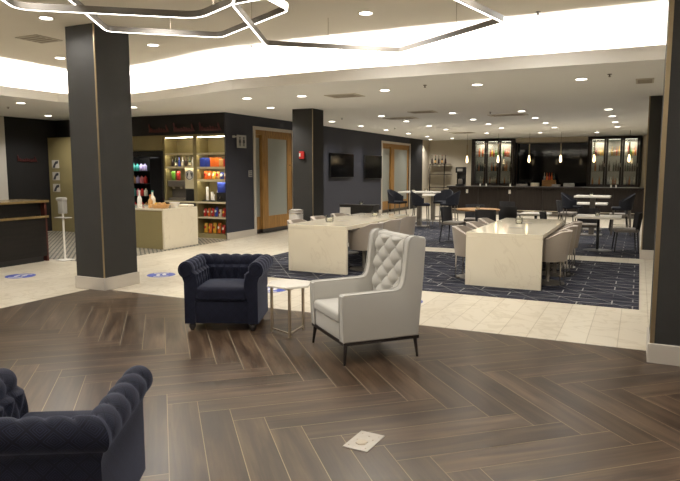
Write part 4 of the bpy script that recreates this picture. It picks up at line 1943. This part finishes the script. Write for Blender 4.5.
bar_cabinet('lit glass-fronted bar cabinet next to the coffee brewer', -6.47, -4.68, 5, 'by the brewer')
bar_cabinet('lit glass-fronted bar cabinet closest to the charcoal columns', -1.88, .02, 9, 'by the columns')
for i, x in enumerate((-6.0, -5.2, -1.5, -.4, -3.3)):
    d = bpy.data.lights.new('cabinet_lamp', 'AREA')
    d.energy = 14 if i < 4 else 3
    d.size = .5
    d.color = (1, .9, .72)
    o = bpy.data.objects.new('cabinet_lamp', d)
    COL.objects.link(o)
    o.location = (x, 26.36, 2.74)
b = BM()
box(b, .06, .35, 26.2, 26.99, 0, S)
struct('wall_bar_end', b, 'beige_wall')

# pendants over the bar
pp = None
for i, (px, py) in enumerate(((467, 160), (498, 160), (529, 160), (560.5, 160), (594, 160), (629, 160))):
    p = atY(px, py, 22.75)
    lab = 'slim brass bar pendant with glowing amber glass, %s from the wine rack wall' % ORD[i]
    if pp is None:
        pp = thing('bar_pendant', lab, 'pendant light', (p.x, p.y, 1.88), 0, 'amber pendants over the bar')
        b = BM()
        lathe(b, [(0, 0), (.028, .01), (.042, .06), (.038, .13), (.026, .22), (.020, .26), (0, .26)], 16)
        obj('glass_bulb', b, 'pendant_glow', pp)
        b = BM()
        lathe(b, [(0, .25), (.021, .25), (.021, .66), (0, .67)], 12)
        obj('stem', b, 'bronze', pp)
        b = BM()
        tube(b, [(0, 0, .62), (0, 0, S - 1.88)], .004, 6)
        obj('cord', b, 'black', pp)
    else:
        dup(pp, (p.x, p.y, 1.88), 0, lab)

# things on the bar and back counter
def brewer():
    p = atY(460.5, 188, 22.95)
    t = thing('coffee_brewer', 'tall black coffee brewer at the bar end by the wine rack', 'coffee machine', (p.x, 22.97, 1.031))
    b = BM()
    box(b, -.16, .16, -.15, .15, 0, .06, .01)
    box(b, -.16, .16, .02, .15, .06, .48)
    box(b, -.17, .17, -.16, .15, .48, .70, .02)
    obj('body', b, 'black', t)
    b = BM()
    lathe(b, [(0, .065), (.08, .065), (.09, .2), (.06, .26), (0, .26)], 16, (0, -.07, 0))
    obj('carafe', b, 'grey_metal', t)
    b = BM()
    box(b, -.10, .10, -.165, -.16, .54, .64)
    obj('control_panel', b, 'grey_plastic', t)


brewer()
for i, px in enumerate((480, 486, 510, 611, 616)):
    p = atY(px, 186, 22.6)
    t = thing('table_shaker', 'small white shaker on the bar counter, %s from the brewer' % ORD[i], 'shaker', (p.x, 22.62, 1.031), 0, 'shakers on the bar')
    b = BM()
    lathe(b, [(0, 0), (.025, 0), (.025, .07), (.018, .09), (0, .10)], 12)
    obj('shaker_body', b, 'white_plastic', t)
    b = BM()
    lathe(b, [(0, .088), (.02, .088), (.018, .105), (0, .11)], 12)
    obj('shaker_cap', b, 'steel', t)
for i, (px, w_) in enumerate(((522, .42), (535, .3), (556, .30), (569, .40))):
    p = atY(px, 186, 26.0)
    b = BM()
    box(b, -w_ / 2, w_ / 2, -.15, .15, 0, .10 + .05 * (i % 2), .01, 1)
    o = obj('serving_tray', b, ('silver', 'cream', 'silver', 'grey_plastic')[i])
    o.location = (p.x, 26.0, .951)
    tag(o, 'pale serving tray on the back counter, %s from the brewer side' % ORD[i], 'tray', 'trays on the back counter')
p = atY(549, 180, 26.3)
cr = thing('bottle_crate', 'low golden crate holding bottles in front of the black panel', 'crate', (p.x, 26.35, .951))
b = BM()
box(b, -.26, .26, -.12, -.10, 0, .27)
box(b, -.26, .26, .10, .12, 0, .27)
box(b, -.26, -.24, -.10, .10, 0, .27)
box(b, .24, .26, -.10, .10, 0, .27)
box(b, -.24, .24, -.10, .10, 0, .10)
obj('crate_body', b, 'round_wood', cr)
for i, m_ in enumerate(('silver', 'orange', 'crimson', 'orange', 'dark_green')):
    b = BM()
    bottle(b, .042, .46, neck=.3)
    o = obj('crate_bottle', b, m_)
    o.location = (p.x - .19 + i * .095, 26.35, .951 + .101)
    tag(o, '%s bottle in the golden crate, %s from the brewer side' % (m_.replace('_', ' ').replace('crimson', 'red'), ORD[i]), 'bottle', 'bottles in the crate')

# wine rack on the back wall
wr = thing('wine_rack', 'dark metal wall rack with five wine bottles on top', 'rack', (-8.1, 26.75, 0))
for x in (-.33, .33):
    b = BM()
    box(b, x - .018, x + .018, -.14, -.10, .55, 1.86)
    obj('upright', b, 'dark_wood', wr)
for z, x1 in ((1.86, .62), (1.42, .62), (.84, .62)):
    b = BM()
    box(b, -.36, x1, -.14, .14, z, z + .03)
    obj('rack_shelf', b, 'dark_wood', wr)
for i in range(5):
    make_bottle('wine_bottle', 'dark wine bottle on the wall rack, %s from the dark door wall' % ORD[i], (-8.1 - .28 + i * .155, 26.75, 1.901), .042, .36, 'dark_brown' if i != 1 else 'dark_green', 'crimson' if i % 2 else 'black', 'tan' if i % 2 else None, 'wine bottles on the rack', .4)

# ------------------------------------------------------------------ dining floor
def make_dining_chair(label, seatm='seat_grey', shellm='dark_fabric', legm='black_metal', sh=.46, cat='chair', name='dining_chair', group='charcoal dining chairs'):
    t = thing(name, label, cat, (0, 0, 0), 0, group)
    b = BM()
    box(b, -.22, .22, -.23, .20, sh - .07, sh, .025, 3)
    obj('seat', b, seatm, t)
    # curved back wrapping into low arms
    b = BM()
    n = 18
    rows_ = []
    top = sh + .32
    wrap = sh > .6
    for k in range(n + 1):
        a = (R(-12) + R(204) * k / n) if wrap else (R(38) + R(104) * k / n)
        x, y = (.255 if wrap else .262) * math.cos(a), .22 * math.sin(a) + .0
        s = max(0, math.sin(a))
        zt = (sh + .15 + (.34 - .15) * (s ** .9)) if wrap else top - .02 * (1 - s)
        zb = sh - .05 + .0 * s
        rake = .05 * s
        rows_.append([b.verts.new(q) for q in ((x, y, zb), (x * 1.02, y + rake, zt), (x * 1.13, y * 1.13 + rake, zt), (x * 1.1, y * 1.1, zb))])
    for k in range(n):
        for q in range(4):
            b.faces.new((rows_[k][q], rows_[k][(q + 1) % 4], rows_[k + 1][(q + 1) % 4], rows_[k + 1][q]))
    b.faces.new(rows_[0])
    b.faces.new(rows_[-1])
    obj('backrest', b, shellm, t, 50)
    for sx in (-1, 1):
        for sy in (-1, 1):
            b = BM()
            tube(b, [(sx * .18, sy * .18, sh - .06), (sx * .22, sy * .22, 0)], [.015, .011], 8)
            obj('leg', b, legm, t)
    if sh > .6:
        b = BM()
        q = [(-.207, -.207), (.207, -.207), (.207, .207), (-.207, .207)]
        tube(b, [(x, y, .24) for x, y in q], .009, 6, True)
        obj('foot_rest', b, legm, t)
    return t


def square_table(label, loc, h, w, d, topm, legm, wide=.03, group=None, round_=False):
    t = thing('dining_table', label, 'table', loc, 0, group)
    b = BM()
    if round_:
        lathe(b, [(0, h - .035), (w / 2 - .01, h - .035), (w / 2, h - .02), (w / 2, h - .005), (w / 2 - .006, h), (0, h)], 40)
    else:
        box(b, -w / 2, w / 2, -d / 2, d / 2, h - .04, h, .004, 1)
    obj('tabletop', b, topm, t)
    b = BM()
    if wide > .05:
        box(b, -wide, wide, -wide, wide, .02, h - .04)
    else:
        tube(b, [(0, 0, .02), (0, 0, h - .04)], wide, 12)
    obj('post', b, legm, t)
    b = BM()
    if wide > .05:
        box(b, -.25, .25, -.25, .25, 0, .02, .004, 1)
    else:
        lathe(b, [(0, 0), (.27, 0), (.27, .01), (.05, .03), (0, .03)], 24)
    obj('base', b, legm, t)
    return t


CZ = .008
square_table('round honey wood dining table with a dark post', (-3.3, 14.1, CZ), .725, .98, 0, 'round_wood', 'black_metal', .04, None, True)
square_table('square white dining table on a slim black post near the slim column', (-.70, 13.35, CZ), .70, .84, .76, 'white_top', 'black_metal', .028)
square_table('tall white table on a broad grey post, by the columns', (-1.02, 16.5, CZ), .98, .82, .75, 'white_top', 'grey_metal', .06)
square_table('low white table behind the tall table by the columns', (-1.12, 18.0, CZ), .73, .78, .7, 'white_top', 'grey_metal', .06)
square_table('tall white table on a broad grey post near the screens', (-5.68, 17.0, CZ), 1.0, 1.04, .75, 'white_top', 'grey_metal', .06)
square_table('low white table behind the tall table near the screens', (-5.95, 19.2, 0), .84, .62, .7, 'white_top', 'grey_metal', .06)
square_table('low white table behind the long table by the columns', (-2.05, 14.3, CZ), .66, .62, .6, 'white_top', 'black_metal', .03)

dc = None


def chair_at(label, x, y, rz):
    global dc
    if dc is None:
        dc = make_dining_chair(label)
        dc.location = (x, y, CZ)
        dc.rotation_euler = (0, 0, rz)
    else:
        dup(dc, (x, y, CZ), rz, label)


# rz 0: the chair faces -y (towards the lounge); PI: faces the bar; PI/2 faces +x; -PI/2 faces -x
chair_at('charcoal dining chair at the round wooden table, its back to the screens', -3.74, 13.6, R(78))
chair_at('charcoal dining chair at the round wooden table, on the bar side', -3.55, 14.75, R(8))
chair_at('charcoal dining chair at the round wooden table, on the side of the long table', -2.90, 13.35, R(172))
chair_at('charcoal dining chair between the round table and the bar, its back to the lounge', -3.1, 17.0, R(160))
chair_at('charcoal dining chair behind the round table, half hidden by the long table', -2.68, 14.75, R(165))
chair_at('charcoal dining chair behind the far end of the long table by the columns', -1.50, 13.0, R(95))
chair_at('charcoal dining chair with grey seat beside the slim column', -.19, 13.5, R(-82))
chair_at('charcoal dining chair on the far side of the square white table', -.95, 14.3, R(5))
chair_at('charcoal dining chair at the low white table near the tall table', -1.75, 18.0, R(85))
chair_at('charcoal dining chair at the low white table, on the column side', -.45, 18.1, R(-85))

bs = None


def stool_at(label, x, y, rz, z=CZ):
    global bs
    if bs is None:
        bs = make_dining_chair(label, 'navy_fabric', 'navy_fabric', 'grey_metal', .70, 'stool', 'bar_stool', 'ink blue bar stools')
        bs.location = (x, y, z)
        bs.rotation_euler = (0, 0, rz)
    else:
        dup(bs, (x, y, z), rz, label)


stool_at('ink blue bar stool at the tall table near the screens, wall side', -6.42, 17.15, R(80))
stool_at('ink blue bar stool at the tall table near the screens, lounge side', -5.42, 16.35, R(115))
stool_at('ink blue bar stool at the tall table near the screens, bar side', -5.2, 17.75, R(-10))
stool_at('ink blue bar stool at the tall table near the screens, round-table side', -4.75, 16.85, R(-85))
stool_at('ink blue bar stool at the tall table by the columns, inner side', -1.50, 16.75, R(85))
stool_at('ink blue bar stool at the tall table by the columns, column side', -.36, 16.75, R(-85))

for lab, p in (('small glass candle on the square white table', (-.72, 13.3, .709)),
               ('small glass candle on the tall table by the columns', (-1.05, 16.45, .989)),
               ('small glass candle on the round wooden table', (-3.3, 14.1, .734)),
               ('small glass candle on the tall table near the screens', (-5.85, 16.95, 1.009)),
               ('second small glass candle on the tall table near the screens', (-5.5, 17.05, 1.009))):
    candle(lab, p, .8)

# console near the screens
cs_ = thing('console_cabinet', 'low dark console with a white front panel in front of the screens', 'cabinet', (-6.95, 15.6, 0))
b = BM()
box(b, -.5, .5, -.2, .2, 0, .64)
obj('body', b, 'black', cs_)
b = BM()
box(b, -.52, .52, -.22, .22, .64, .67, .004, 1)
obj('top', b, 'dark_wood', cs_)
b = BM()
box(b, -.5, -.18, -.215, -.2, .40, .60)
obj('front_panel', b, 'white_plastic', cs_)
candle('small glass candle on the dark console', (-6.9, 15.6, .671), .9)

# ------------------------------------------------------------------ light and view
w = bpy.data.worlds.new('world')
sc.world = w
w.use_nodes = True
w.node_tree.nodes['Background'].inputs[0].default_value = (1, .92, .8, 1)
w.node_tree.nodes['Background'].inputs[1].default_value = 0.05
vs_ = sc.view_settings
sc.display_settings.display_device = 'sRGB'
vs_.view_transform = 'Standard'
vs_.look = 'None'
vs_.gamma = 1.0
vs_.exposure = 0.22
vs_.use_curve_mapping = False
sc.cycles.use_denoising = True
sc.cycles.max_bounces = 8
sc.cycles.transparent_max_bounces = 12
sc.cycles.caustics_reflective = False
sc.cycles.caustics_refractive = False
sc.cycles.sample_clamp_indirect = 4.0
